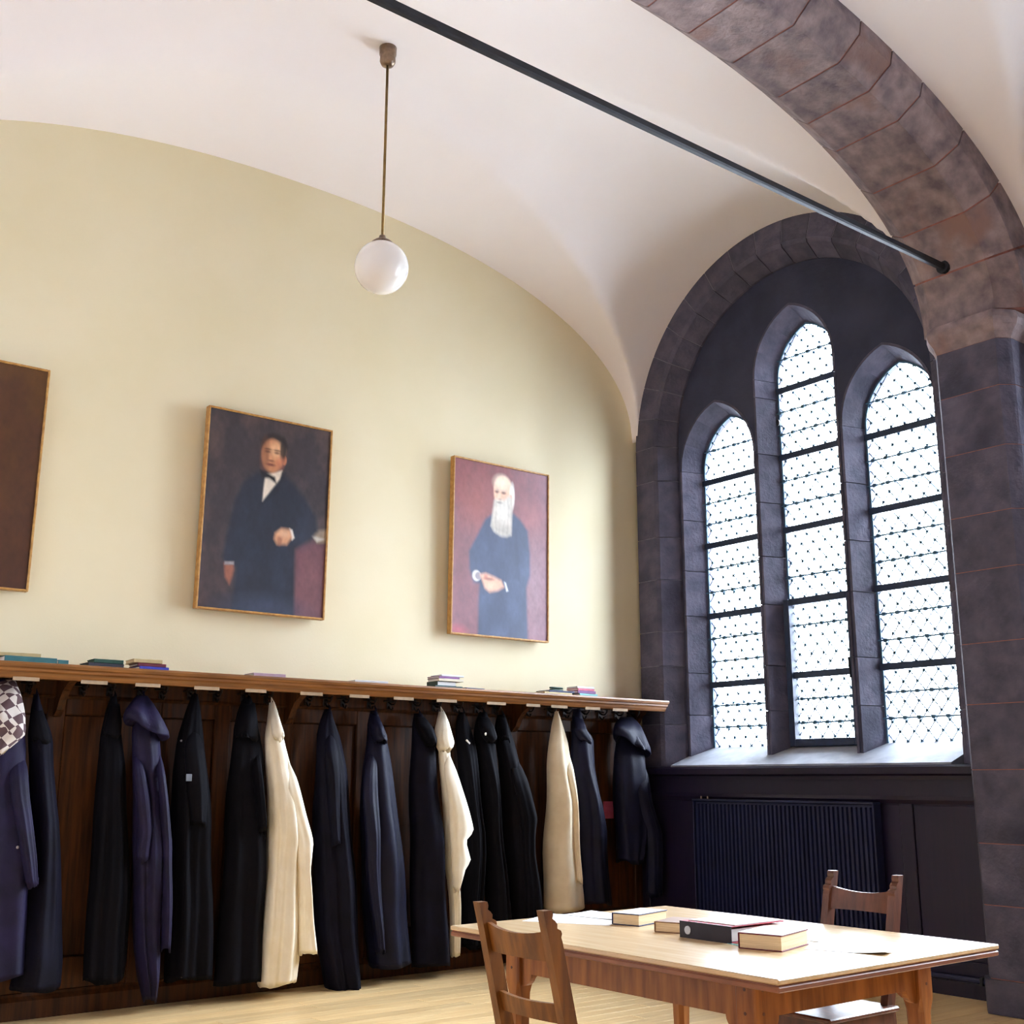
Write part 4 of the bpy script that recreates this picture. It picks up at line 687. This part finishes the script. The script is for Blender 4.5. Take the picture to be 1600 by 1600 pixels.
tag(MB().box(-.055, .055, -.004, .004, -.07, .07, .001).done('pink_card', 'pink', loc=(-.42, -.052, 1.11)), 'pink card pinned to the panelling left of the hooded jacket', 'card')

# ------------------------------------------------------------------ portraits
def ell(u, v, cu, cv, ru, rv, soft=.12, rot=0):
    du, dv = (u-cu), (v-cv)
    if rot: c_, s_ = math.cos(rot), math.sin(rot); du, dv = du*c_+dv*s_, -du*s_+dv*c_
    d = np.sqrt((du/ru)**2+(dv/rv)**2); return np.clip((1+soft-d)/(2*soft), 0, 1)
def polym(u, v, pts, soft=.008):
    ins = np.zeros(u.shape, bool); dist = np.full(u.shape, 9.0); n = len(pts)
    for i in range(n):
        (x0, y0), (x1, y1) = pts[i], pts[(i+1) % n]
        cnd = ((y0 > v) != (y1 > v)); xi = (x1-x0)*(v-y0)/((y1-y0) if y1 != y0 else 1e-9)+x0; ins ^= cnd & (u < xi)
        t = np.clip(((u-x0)*(x1-x0)+(v-y0)*(y1-y0))/((x1-x0)**2+(y1-y0)**2+1e-12), 0, 1); dist = np.minimum(dist, np.hypot(u-x0-t*(x1-x0), v-y0-t*(y1-y0)))
    sg = np.where(ins, dist, -dist); return np.clip(.5+sg/(2*soft), 0, 1)
def noise2(u, v, f, seed):
    r = np.random.RandomState(seed); out = np.zeros(u.shape); a = 1; tot = 0
    for o in range(4):
        n = int(f*2**o)+2; g = r.rand(n+1, n+1); x = u*n*.999; y = v*n*.999; i = x.astype(int); j = y.astype(int); fx = x-i; fy = y-j; fx = fx*fx*(3-2*fx); fy = fy*fy*(3-2*fy)
        out += a*((g[i, j]*(1-fx)+g[i+1, j]*fx)*(1-fy)+(g[i, j+1]*(1-fx)+g[i+1, j+1]*fx)*fy); tot += a; a *= .55
    return out/tot-.5
def put(I, mask, c):
    c = np.array(lin(c)[:3]); return I*(1-mask[..., None])+mask[..., None]*c
def paint(kind, nu=150, nv=220):
    u, v = np.meshgrid(np.linspace(0, 1, nu), np.linspace(0, 1, nv)); one = np.ones(u.shape)
    n1 = noise2(u, v, 4, 5); n2 = noise2(u, v, 18, 9)
    if kind == 0:
        I = put(np.zeros(u.shape+(3,)), one, (78, 46, 24)); I = put(I, np.clip(.5-v*1.2+n1*2, 0, 1)*.6, (104, 70, 26)); I = put(I, np.clip(v*1.4-.7+n1, 0, 1)*.5, (66, 36, 32))
    elif kind == 1:
        I = put(np.zeros(u.shape+(3,)), one, (58, 50, 54)); I = put(I, np.clip(n1*3.2+.25+n2, 0, 1)*.7, (88, 72, 68)); I = put(I, np.clip(v-.55+n1, 0, 1)*.7, (70, 54, 60))
        I = put(I, polym(u, v, [(.72, .62), (1.02, .60), (1.02, 1.02), (.70, 1.02)], .02), (104, 66, 74)); I = put(I, ell(u, v, .86, .86, .12, .2, .5)*.5, (130, 84, 88))
        I = put(I, polym(u, v, [(.86, .555), (1.02, .53), (1.02, .60), (.92, .61)], .012), (150, 132, 112)); I = put(I, polym(u, v, [(.87, .575), (.98, .585), (.92, .605)], .008), (196, 188, 176))
        body = [(.40, .29), (.30, .345), (.24, .45), (.20, .60), (.17, .74), (.19, .78), (.28, .79), (.26, 1.02), (.76, 1.02), (.74, .66), (.86, .60), (.92, .55), (.90, .47), (.80, .39), (.70, .32), (.60, .27)]
        I = put(I, polym(u, v, body, .016), (34, 38, 52)); I = put(I, polym(u, v, body, .05)*np.clip(n1*2.5+.15, 0, 1)*.6, (48, 56, 78)); I = put(I, ell(u, v, .52, .99, .3, .07, .6)*.6, (62, 70, 94))
        I = put(I, polym(u, v, [(.45, .30), (.60, .26), (.585, .31), (.455, .435)], .008), (222, 208, 190)); I = put(I, polym(u, v, [(.445, .27), (.47, .275), (.45, .43), (.43, .38)], .008), (38, 38, 48)); I = put(I, polym(u, v, [(.585, .31), (.63, .27), (.57, .38), (.455, .45)], .01), (28, 32, 44))
        I = put(I, ell(u, v, .525, .135, .108, .062, .15), (44, 34, 32)); I = put(I, ell(u, v, .515, .192, .088, .088, .12), (190, 128, 88)); I = put(I, ell(u, v, .545, .16, .06, .04, .5)*.8, (226, 178, 136)); I = put(I, ell(u, v, .615, .205, .018, .025, .2), (180, 112, 80))
        I = put(I, ell(u, v, .455, .2, .035, .08, .5)*.6, (120, 72, 48)); I = put(I, ell(u, v, .60, .15, .026, .06, .3)*.9, (40, 32, 30))
        for eu in (.475, .55): I = put(I, ell(u, v, eu, .174, .019, .006, .5)*.7, (70, 42, 34)); I = put(I, ell(u, v, eu, .160, .026, .004, .5)*.7, (64, 42, 34)); I = put(I, ell(u, v, eu, .168, .028, .012, .7)*.35, (110, 66, 48))
        I = put(I, ell(u, v, .50, .205, .014, .022, .5)*.7, (214, 150, 110)); I = put(I, ell(u, v, .505, .219, .024, .006, .5)*.8, (118, 66, 50)); I = put(I, ell(u, v, .505, .24, .035, .007, .5)*.85, (112, 54, 48)); I = put(I, ell(u, v, .58, .225, .03, .03, .6)*.5, (206, 122, 92))
        I = put(I, polym(u, v, [(.42, .275), (.47, .283), (.50, .29), (.545, .30), (.56, .335), (.50, .312), (.44, .315)], .008), (24, 22, 28))
        I = put(I, polym(u, v, [(.685, .555), (.71, .56), (.73, .60), (.71, .615)], .006), (220, 216, 212)); I = put(I, polym(u, v, [(.57, .59), (.62, .56), (.69, .56), (.71, .60), (.67, .64), (.59, .645), (.565, .62)], .012), (206, 152, 116)); I = put(I, ell(u, v, .61, .625, .02, .025, .4)*.7, (150, 92, 72)); I = put(I, ell(u, v, .64, .585, .04, .018, .6)*.6, (230, 184, 150))
        I = put(I, polym(u, v, [(.185, .775), (.255, .77), (.262, .80), (.25, .84), (.235, .875), (.20, .84)], .012), (150, 92, 72)); I = put(I, polym(u, v, [(.19, .765), (.26, .76), (.26, .775), (.188, .78)], .005), (150, 146, 150))
    else:
        I = put(np.zeros(u.shape+(3,)), one, (122, 72, 78)); I = put(I, np.clip(1.1-v*2+n1*1.6, 0, 1)*.7, (128, 62, 62)); I = put(I, np.clip(u*1.6-.9+n1, 0, 1)*.6, (140, 100, 116)); I = put(I, np.clip(v*1.5-.9+n1*1.5, 0, 1)*.6, (142, 96, 110))
        I = put(I, ell(u, v, .24, .24, .17, .13, .8)*.6, (160, 78, 66)); I = put(I, ell(u, v, .83, .3, .12, .1, .8)*.5, (168, 94, 92)); I = put(I, ell(u, v, .86, .7, .1, .25, .8)*.5, (150, 122, 130))
        body = [(.42, .285), (.33, .33), (.25, .43), (.165, .53), (.175, .63), (.22, .70), (.275, .71), (.265, 1.02), (.785, 1.02), (.765, .70), (.80, .62), (.80, .50), (.775, .36), (.70, .305), (.62, .27)]
        I = put(I, polym(u, v, body, .012), (52, 62, 92)); I = put(I, polym(u, v, body, .03)*np.clip(n1*2.6+.3, 0, 1)*.7, (74, 88, 122)); I = put(I, polym(u, v, body, .03)*np.clip(n2*2.5-.1, 0, 1)*.6, (40, 46, 74)); I = put(I, polym(u, v, [(.63, .36), (.66, .36), (.70, .66), (.62, .66), (.66, .58)], .012)*.5, (40, 48, 76))
        I = put(I, ell(u, v, .51, .135, .098, .078, .12), (236, 196, 166)); I = put(I, ell(u, v, .50, .165, .088, .09, .12), (232, 182, 152)); I = put(I, ell(u, v, .49, .10, .07, .04, .6)*.8, (248, 222, 198)); I = put(I, ell(u, v, .605, .17, .026, .075, .3), (234, 226, 218)); I = put(I, ell(u, v, .592, .185, .015, .025, .3), (224, 166, 140))
        for eu in (.445, .515): I = put(I, ell(u, v, eu, .158, .024, .009, .5)*.85, (110, 66, 58)); I = put(I, ell(u, v, eu, .145, .028, .006, .5)*.7, (196, 170, 150))
        I = put(I, ell(u, v, .468, .185, .016, .025, .5)*.8, (246, 206, 178)); I = put(I, ell(u, v, .475, .2, .02, .006, .5)*.6, (160, 100, 84)); I = put(I, ell(u, v, .54, .19, .02, .02, .6)*.5, (228, 150, 128))
        beard = [(.415, .215), (.43, .2), (.47, .205), (.52, .2), (.57, .17), (.61, .18), (.61, .25), (.605, .33), (.60, .40), (.545, .415), (.49, .415), (.42, .395), (.385, .365), (.40, .29)]
        I = put(I, polym(u, v, beard, .012), (206, 198, 186)); I = put(I, polym(u, v, beard, .02)*np.clip(np.sin(u*150+n1*14)*.5+.1, 0, 1)*.6, (166, 154, 140)); I = put(I, polym(u, v, [(.38, .33), (.60, .37), (.60, .42), (.38, .41)], .04)*polym(u, v, beard, .012)*.55, (132, 122, 112)); I = put(I, ell(u, v, .475, .22, .03, .007, .5)*.8, (120, 100, 88)); I = put(I, ell(u, v, .51, .27, .05, .05, .7)*.6, (236, 230, 220))
        I = put(I, ell(u, v, .245, .665, .042, .03, .2), (226, 220, 216)); I = put(I, ell(u, v, .262, .665, .032, .022, .2), (150, 140, 146)); I = put(I, polym(u, v, [(.28, .655), (.34, .645), (.43, .66), (.50, .675), (.53, .71), (.47, .735), (.38, .75), (.33, .73), (.31, .70)], .012), (222, 168, 142)); I = put(I, ell(u, v, .37, .675, .05, .008, .5)*.8, (150, 92, 84)); I = put(I, ell(u, v, .40, .715, .05, .02, .6)*.6, (240, 196, 166)); I = put(I, ell(u, v, .34, .665, .02, .014, .5)*.6, (180, 104, 96))
        I = put(I, polym(u, v, [(.53, .68), (.55, .685), (.575, .73), (.555, .735)], .006), (210, 212, 222)); I = put(I, ell(u, v, .06, .985, .08, .03, .6)*.7, (176, 82, 96))
    n4 = noise2(u, v, 40, 13); I = np.clip(I*(1+.35*n2[..., None]+.3*n4[..., None]), 0, 1); return I, nu, nv
def portrait(name, x0, x1, z0, z1, kind, label, tilt):
    w_, h_ = x1-x0, z1-z0
    root = empty(name, ((x0+x1)/2, -.045, z0)); tag(root, label, 'painting', 'portraits on the plaster wall'); root.rotation_euler = (tilt, 0, 0)
    I, nu, nv = paint(kind)
    fr_w = .014; Vv = []; 
    for j in range(nv):
        for i in range(nu):
            a, b = i/(nu-1), 1-j/(nv-1)
            sag = .003*math.sin(PI*a)*math.sin(PI*b)
            Vv.append((-w_/2+fr_w*.6+(w_-fr_w*1.2)*a, -.032+sag, fr_w*.6+(h_-fr_w*1.2)*b))
    Ff = [(j*nu+i, (j+1)*nu+i, (j+1)*nu+i+1, j*nu+i+1) for j in range(nv-1) for i in range(nu-1)]
    cv = link('canvas', Vv, Ff, 'canvas', root, True)
    at_ = cv.data.color_attributes.new('pigment', 'FLOAT_COLOR', 'POINT')
    at_.data.foreach_set('color', np.concatenate([I.reshape(-1, 3), np.ones((nu*nv, 1))], 1).astype(np.float32).ravel())
    MB().box(-w_/2+.02, w_/2-.02, -.024, .0, .02, h_-.02).done('stretcher', 'brown', root)
    for a, b, c_, d in ((-w_/2, -w_/2+fr_w, 0, h_), (w_/2-fr_w, w_/2, 0, h_), (-w_/2+fr_w, w_/2-fr_w, 0, fr_w), (-w_/2+fr_w, w_/2-fr_w, h_-fr_w, h_)):
        MB().box(a, b, -.042, .012, c_, d, .003).done('frame_side', 'gilt', root)
portrait('portrait_painting', -6.22, -5.235, 2.47, 3.90, 0, 'dark brown portrait painting cut off at the left edge of the picture', .012)
portrait('portrait_painting', -4.16, -3.185, 2.47, 3.89, 1, 'oil portrait of a man in a dark suit with a bow tie', .012)
portrait('portrait_painting', -2.08, -1.085, 2.46, 3.895, 2, 'oil portrait of a man with a long white beard on maroon ground', .012)

# ------------------------------------------------------------------ books
def book(name, x, y, z, lx, ly, h, rz, cover, label, cat='book', group=None, tilt=0, pages='pages', spine='y1', th=.004, pic=None):
    """a closed book lying flat: two boards, a spine on one side and a page block"""
    r = empty(name, (x, y, z), rz); tag(r, label, cat, group)
    if tilt: r.rotation_euler = (0, tilt, rz)
    p = MB(); e = .004
    px = [-lx/2+e, lx/2-e]; py = [-ly/2+e, ly/2-e]
    if spine == 'y1': py[1] = ly/2-th
    if spine == 'y0': py[0] = -ly/2+th
    if spine == 'x1': px[1] = lx/2-th
    if spine == 'x0': px[0] = -lx/2+th
    MB().box(*px, *py, th, h-th).done('page_block', pages, r)
    MB().box(-lx/2, lx/2, -ly/2, ly/2, 0, th, .001).done('cover_board', cover, r)
    c2 = MB().box(-lx/2, lx/2, -ly/2, ly/2, h-th, h, .001).done('cover_board', cover, r)
    s_ = {'y1': (-lx/2, lx/2, ly/2-th, ly/2+.002), 'y0': (-lx/2, lx/2, -ly/2-.002, -ly/2+th), 'x1': (lx/2-th, lx/2+.002, -ly/2, ly/2), 'x0': (-lx/2-.002, -lx/2+th, -ly/2, ly/2)}[spine]
    MB().box(*s_, .0005, h-.0005, .002).done('spine', cover, r)
    if pic: MB().box(-lx*.1, lx*.28, -ly*.3, ly*.25, h, h+.0006).done('cover_picture', pic, r)
    return r
T = 2.015; bg_ = 'books lying on the hat shelf'
def sh(x, y, z, lx, ly, h, rz, cov, lab, spine='y0', pages='paper', name='book'): return book(name, x, y, T+z, lx, ly, h, rz, cov, lab, 'book', bg_, 0, pages, spine)
sh(-5.26, -.25, 0, .30, .21, .034, .05, 'teal', 'large teal book at the left end of the shelf, lowest of its pile')
sh(-5.07, -.27, .0, .06, .15, .028, .05, 'teal', 'narrow teal booklet leaning against the teal book pile')
sh(-5.30, -.24, .034, .23, .17, .022, -.12, 'tan', 'tan book on top of the large teal book')
sh(-4.81, -.26, 0, .22, .15, .026, .03, 'ink', 'black book under the dark green book on the shelf', pages='ink')
sh(-4.79, -.26, .026, .18, .14, .024, -.02, 'green', 'dark green book lying on the black book', pages='green')
sh(-4.51, -.26, 0, .19, .16, .022, .02, 'blue', 'bright blue book at the bottom of a shelf pile')
sh(-4.52, -.25, .022, .18, .17, .02, -.03, 'maroon', 'maroon book in the middle of the pile with the blue book')
sh(-4.545, -.25, .042, .18, .18, .024, -.06, 'tan', 'pale book topping the pile with the blue and maroon books', pages='pages')
sh(-3.71, -.25, 0, .23, .16, .026, -.05, 'mauve', 'thin pale book lying alone left of the shelf bracket above white robe')
sh(-2.92, -.25, 0, .26, .17, .02, -.1, 'greyw', 'flat white booklet lying alone on the middle of the shelf')
sh(-2.27, -.25, 0, .26, .18, .016, .05, 'darkgreen', 'thin dark green book at the bottom of the middle pile', pages='darkgreen')
sh(-2.27, -.25, .016, .17, .14, .034, .0, 'darkgreen', 'thick dark green book in the middle pile', spine='x0')
sh(-2.235, -.25, .05, .22, .16, .02, -.04, 'ivory', 'ivory book in the middle pile under the violet one')
sh(-2.255, -.25, .07, .19, .15, .016, .03, 'violet', 'violet book near the top of the middle pile')
sh(-2.22, -.25, .086, .2, .15, .013, -.02, 'greyw', 'white booklet topping the middle pile')
sh(-2.03, -.27, 0, .19, .14, .012, .12, 'navyb', 'thin white-paged pamphlet just right of the middle pile')
sh(-1.21, -.25, 0, .30, .19, .018, .04, 'tan', 'tan book lying flat near the window end of the shelf')
sh(-1.16, -.25, .018, .26, .17, .016, -.03, 'navyb', 'white-paged navy book on the tan book near the window end')
gc = empty('spectacle_case', (-1.15, -.25, T+.034), .1); tag(gc, 'small dark green case on the books near the window end', 'case')
for nm_, za_, zb_ in (('case_body', 0, .018), ('case_lid', .019, .034)):
    rings = []
    for i in range(9):
        t = -1+2*i/8; s_ = math.sqrt(max(.02, 1-t**4)); rings.append([(t*.075, .028*s_*math.cos(q), (za_+zb_)/2+(zb_-za_)/2*math.sin(q)*(.6+.4*s_)) for q in np.linspace(0, 2*PI, 12, endpoint=False)])
    MB().loft(rings).done(nm_, 'green', gc, True)
sh(-.87, -.25, 0, .20, .15, .024, .03, 'sky', 'pale turquoise book at the foot of the last pile')
sh(-.885, -.25, .024, .19, .15, .022, -.03, 'violet', 'purple book in the last pile by the window')
sh(-.89, -.25, .046, .18, .14, .018, .02, 'pink', 'pink book in the last pile by the window')
sh(-.89, -.25, .064, .18, .14, .016, -.04, 'greyw', 'white book topping the last pile by the window')

# ------------------------------------------------------------------ globe lamp
lp = empty('pendant_lamp', (-3.72, -1.62, 4.32)); tag(lp, 'white opal globe lamp hanging on a thin rod from the vault', 'lamp')
zt = vault(-3.72, -1.62)-4.32
MB().lathe([(.02, zt-.13), (.04, zt-.125), (.052, zt-.10), (.05, zt-.06), (.056, zt-.05), (.056, zt-.03), (.06, zt+.03)], 24).done('canopy', 'nickel', lp, True)
MB().tube([(0, 0, zt-.12), (0, 0, .36)], .009, 8).done('rod', 'brass', lp, True)
cap = MB().lathe([(.012, .39), (.02, .385), (.024, .365), (.05, .352), (.07, .335), (.074, .318), (.07, .312)], 24).done('gallery_cap', 'nickel', lp, True)
for k in range(3):
    a = 2*PI*k/3; MB().tube([(math.cos(a)*.072, math.sin(a)*.072, .323), (math.cos(a)*.088, math.sin(a)*.088, .323)], .005, 6).done('screw', 'nickel', cap)
MB().lathe([(max(.002, .17*math.cos(t)), .17+.17*math.sin(t)) for t in np.linspace(-PI/2, 1.17, 26)], 40).done('globe', 'opal', lp, True)

# ------------------------------------------------------------------ radiator
rd = empty('radiator', (-.1, -1.6, 0)); tag(rd, 'dark blue panel radiator with vertical flutes below the window', 'radiator')
y0, y1, z0, z1 = -.85, .85, .2, 1.19
MB().box(-.012, .03, y0, y1, z0, z1, .006).done('panel', 'rad', rd)
f0 = None; nF = 42
for i in range(nF):
    y = y0+.02+(y1-y0-.04)*(i+.5)/nF
    if f0 is None: f0 = MB().prism([(-.012, -.012), (-.03, -.007), (-.03, .007), (-.012, .012)], 'z', z0+.03, z1-.02).done('flute', 'rad', rd, loc=(0, y, 0))
    else: inst(f0, rd, (0, y, 0))
MB().box(-.045, .05, y0-.006, y1+.006, z1, z1+.018, .004).done('top_grille', 'rad', rd)
for y in (y0, y1): MB().box(-.04, .045, y-.006, y+.006, z0, z1, .003).done('side_cover', 'rad', rd)
for y in (y0+.3, y1-.3): MB().box(.03, .085, y-.02, y+.02, .35, 1.05).done('wall_bracket', 'rad', rd)
MB().tube([(.01, y0-.005, .26), (.01, y0-.06, .26), (.01, y0-.06, .0)], .012, 8).done('pipe', 'rad', rd)
MB().tube([(.01, y1-.05, z1+.018), (.01, y1-.05, z1+.04)], .008, 8).done('bleed_valve', 'nickel', rd)
MB().tube([(.01, y1-.12, z1+.018), (.01, y1-.12, z1+.04)], .008, 8).done('bleed_valve', 'nickel', rd)
hp = empty('heating_pipe', (-.1, -2.9, .12)); tag(hp, 'dark heating pipe along the foot of the window wall by the pier', 'pipe')
MB().tube([(0, .31, -.12), (0, .31, -.01), (0, .29, 0), (0, -.42, 0)], .02, 10).done('run', 'rad', hp)
for y in (.2, -.25): MB().box(-.025, .045, y-.012, y+.012, -.026, .026, .003).done('clip', 'iron', hp)

# ------------------------------------------------------------------ table
TX, TY, TR, HX_, HY_ = -3.569, -4.055, .012, .653, .87
tbl = empty('draw_leaf_table', (TX, TY, 0), TR); tag(tbl, 'light oak table with thick legs in front of the window', 'table')
MB().box(-HX_, HX_, -HY_, HY_, .732, .75, .004).done('tabletop', 'tabtop', tbl)
MB().box(-HX_+.008, HX_-.008, -HY_+.008, HY_-.008, .727, .733).done('shadow_gap', 'tabedge', tbl)
MB().box(-HX_+.002, HX_-.002, -HY_+.002, HY_-.002, .708, .727, .004).done('leaf', 'tabedge', tbl)
lx, ly, lw = .52, .66, .085
for sx in (-1, 1):
    for sy in (-1, 1):
        rings = []
        for z, q in ((0, .026), (.5, .038), (.55, .0425), (.707, .0425)):
            c = .006 if z > .52 else .016
            rings.append([(sx*(lx-lw/2)+a*q+(-math.copysign(c, a) if k else 0), sy*(ly-lw/2)+b*q+(0 if k else -math.copysign(c, b)), z) for a, b, k in ((1, -1, 0), (1, 1, 0), (1, 1, 1), (-1, 1, 1), (-1, 1, 0), (-1, -1, 0), (-1, -1, 1), (1, -1, 1))])
        lg = MB().loft(rings).done('leg', 'tabw', tbl)
        for dz in (.60, .675):
            MB().tube([(sx*lx-sx*.001, sy*(ly-lw/2), dz), (sx*lx+sx*.001, sy*(ly-lw/2), dz)], .006, 8).done('peg', 'chairw2', lg); MB().tube([(sx*(lx-lw/2), sy*ly-sy*.001, dz), (sx*(lx-lw/2), sy*ly+sy*.001, dz)], .006, 8).done('peg', 'chairw2', lg)
def apron(a, b, cx):   # board with little curved ears at both ends
    n = 6; e = .06; lo_, hi_ = .582, .707
    pts = [(a, hi_), (a, lo_-.05)]+[(a+e*math.sin(t), lo_-.05*math.cos(t)) for t in np.linspace(.2, PI/2, n)]+[(b-e*math.sin(t), lo_-.05*math.cos(t)) for t in np.linspace(PI/2, .2, n)]+[(b, lo_-.05), (b, hi_)]
    return pts
for s_ in (-1, 1):
    MB().prism(apron(-ly+lw, ly-lw, 0), 'x', s_*(lx-.02), s_*(lx-.045)).done('apron', 'tabw', tbl)
    MB().prism(apron(-lx+lw, lx-lw, 0), 'y', s_*(ly-.02), s_*(ly-.045)).done('apron', 'tabw', tbl)
MB().box(-lx-.006, -lx+.02, -.03, .03, .68, .707, .004).done('leaf_bearer', 'tabw', tbl)

# books and papers on the table
TZ = .7501
book('book', -3.525, -3.615, TZ, .24, .135, .048, .26, 'navyb', 'thick dark-covered book farthest along the table top, pages facing the viewer', group='books on the table', spine='y1')
MB().box(-.118, .118, -.066, .066, .0481, .0488).done('dust_jacket', 'greyw', bpy.data.objects[[o.name for o in bpy.data.objects if o.name.split('.')[0] == 'book'][-1]])
book('book', -3.585, -3.9, TZ, .19, .125, .042, .36, 'brown', 'small pale book between the thick dark book and the red binder', group='books on the table', spine='y1')
book('book', -3.64, -4.445, TZ, .25, .17, .056, .28, 'maroon', 'thick maroon-edged book with white jacket nearest the front of the table', group='books on the table', spine='y1')
MB().box(-.12, .125, -.086, .087, .0561, .0571).done('dust_jacket', 'paper', bpy.data.objects['book.%03d' % (len([o for o in bpy.data.objects if o.name.split('.')[0] == 'book'])-1)])
bd = empty('ring_binder', (-3.56, -4.17, TZ), .03); tag(bd, 'red ring binder with dark spine lying between the books on the table', 'binder')
MB().box(-.16, .16, -.13, .13, 0, .004, .001).done('cover_board', 'red', bd)
tp = MB(); 
MB().box(-.16, .16, -.13, .13, .058, .062, .001).done('cover_board', 'red', bd)
MB().box(-.162, -.157, -.13, .13, .0, .062, .001).done('spine', 'ink', bd)
MB().box(-.15, .15, -.12, .12, .006, .05).done('page_block', 'paper', bd)
MB().box(-.13, .155, -.125, .11, .0621, .066, .001).done('loose_papers', 'paper', bd)
MB().lathe([(.012, -.002), (.016, -.002), (.016, .002), (.012, .002)], 16).done('finger_ring', 'metal', bd).matrix_local = Matrix.Translation((-.164, .085, .03)) @ Matrix.Rotation(PI/2, 4, 'Y')
tag(MB().box(-.06, .06, -.008, .008, 0, .0015).done('bookmark', 'sky', loc=(-3.72, -4.32, TZ)), 'green bookmark ribbon lying below the red binder', 'bookmark').rotation_euler = (0, 0, 1.3)
def sheet(x, y, z, rz, lab, a=.105, b=.148, curl=.012):
    n = 8; Vv = []
    for th in (0, .0012):
        for i in range(n+1):
            for j in range(n+1):
                u, v = i/n*2-1, j/n*2-1; Vv.append((u*a, v*b, th+curl*max(0, u*v)**2))
    N = (n+1)**2; q = lambda i, j: i*(n+1)+j
    Ff = [(q(i, j), q(i, j+1), q(i+1, j+1), q(i+1, j)) for i in range(n) for j in range(n)]+[(N+q(i, j), N+q(i+1, j), N+q(i+1, j+1), N+q(i, j+1)) for i in range(n) for j in range(n)]
    bd_ = [q(i, 0) for i in range(n)]+[q(n, j) for j in range(n)]+[q(i, n) for i in range(n, 0, -1)]+[q(0, j) for j in range(n, 0, -1)]
    Ff += [(bd_[k], bd_[(k+1) % len(bd_)], N+bd_[(k+1) % len(bd_)], N+bd_[k]) for k in range(len(bd_))]
    o = link('paper_sheet', Vv, Ff, 'paper', None, False, (x, y, z)); o.rotation_euler = (0, 0, rz); tag(o, lab, 'paper', 'loose papers on the table'); return o
sheet(-3.66, -3.36, TZ, .5, 'white paper sheet at the far left end of the table', .16, .2, .0)
sheet(-3.48, -3.32, TZ+.002, .15, 'pale sheet overlapping the far left paper beside the dark book', curl=.003)
sheet(-3.46, -4.66, TZ, .35, 'white sheet with lifted corner at the right front of the table', curl=.012)
sheet(-3.30, -4.36, TZ, -.1, 'white sheet lying right of the maroon book towards the chair', curl=.002)

# ------------------------------------------------------------------ chairs
def chair(loc, rz, m, label, name='chair'):
    """local +X is the way the sitter faces; back posts at x=0"""
    r = empty(name, loc, rz); tag(r, label, 'chair', 'wooden chairs at the table')
    hw = .167
    def back(z): return -.02-max(0, z-.45)*.24 if z > .45 else -.02+(.45-z)*-.06
    for s_ in (-1, 1):
        # post outline in the x-z plane with stepped finial on its front edge
        zz = [0, .2, .45, .6, .75, .86]
        f_ = [(back(z)+.026, z) for z in zz]; b_ = [(back(z)-.026, z) for z in zz]
        top = [(back(.875)+.024, .875), (back(.885)+.030, .885), (back(.895)+.028, .895), (back(.9)+.014, .902), (back(.915)+.018, .915), (back(.925)+.012, .925), (back(.93)+.002, .932), (back(.945)+.008, .945), (back(.955)+.006, .957), (back(.957)-.028, .957)]
        MB().prism(f_+top+b_[::-1], 'y', s_*hw-.017, s_*hw+.017).done('back_post', m, r)
        MB().loft([[(.39+a*q, s_*(hw+.01)+b*q, z) for a, b in ((1, 1), (-1, 1), (-1, -1), (1, -1))] for z, q in ((0, .016), (.38, .02), (.43, .02))]).done('front_leg', m, r)
    def rail(za, zb_, sag, nm):
        rings = []
        for i in range(13):
            t = -1+i/6; y = t*(hw-.016); bow = -.016*(1-t*t); zt_ = zb_-sag*(1-t*t)
            rings.append([(back(za)+bow-.009, y, za), (back(za)+bow+.009, y, za), (back(zt_)+bow+.009, y, zt_), (back(zt_)+bow-.009, y, zt_)])
        MB().loft(rings).done(nm, m, r)
    rail(.80, .893, .018, 'crest_rail'); rail(.615, .675, .006, 'lower_rail')
    st = MB().box(-.035, .425, -.215, .215, .432, .452, .006).done('seat', m, r)
    MB().box(.37, .395, -.175, .175, .37, .431).done('seat_rail', m, r)
    for s_ in (-1, 1):
        MB().box(.0, .38, s_*.178, s_*.198, .37, .431).done('seat_rail', m, r); MB().box(.0, .375, s_*.182, s_*.197, .16, .19).done('stretcher', m, r)
    MB().box(.38, .397, -.175, .175, .22, .25).done('stretcher', m, r)
    return r
chair((-4.655, -4.35, 0), 0.0, 'chairw', 'brown wooden chair with carved posts, back turned to the viewer')
chair((-2.87, -4.2, 0), PI, 'chairw2', 'dark wooden chair pushed in at the far side of the table')
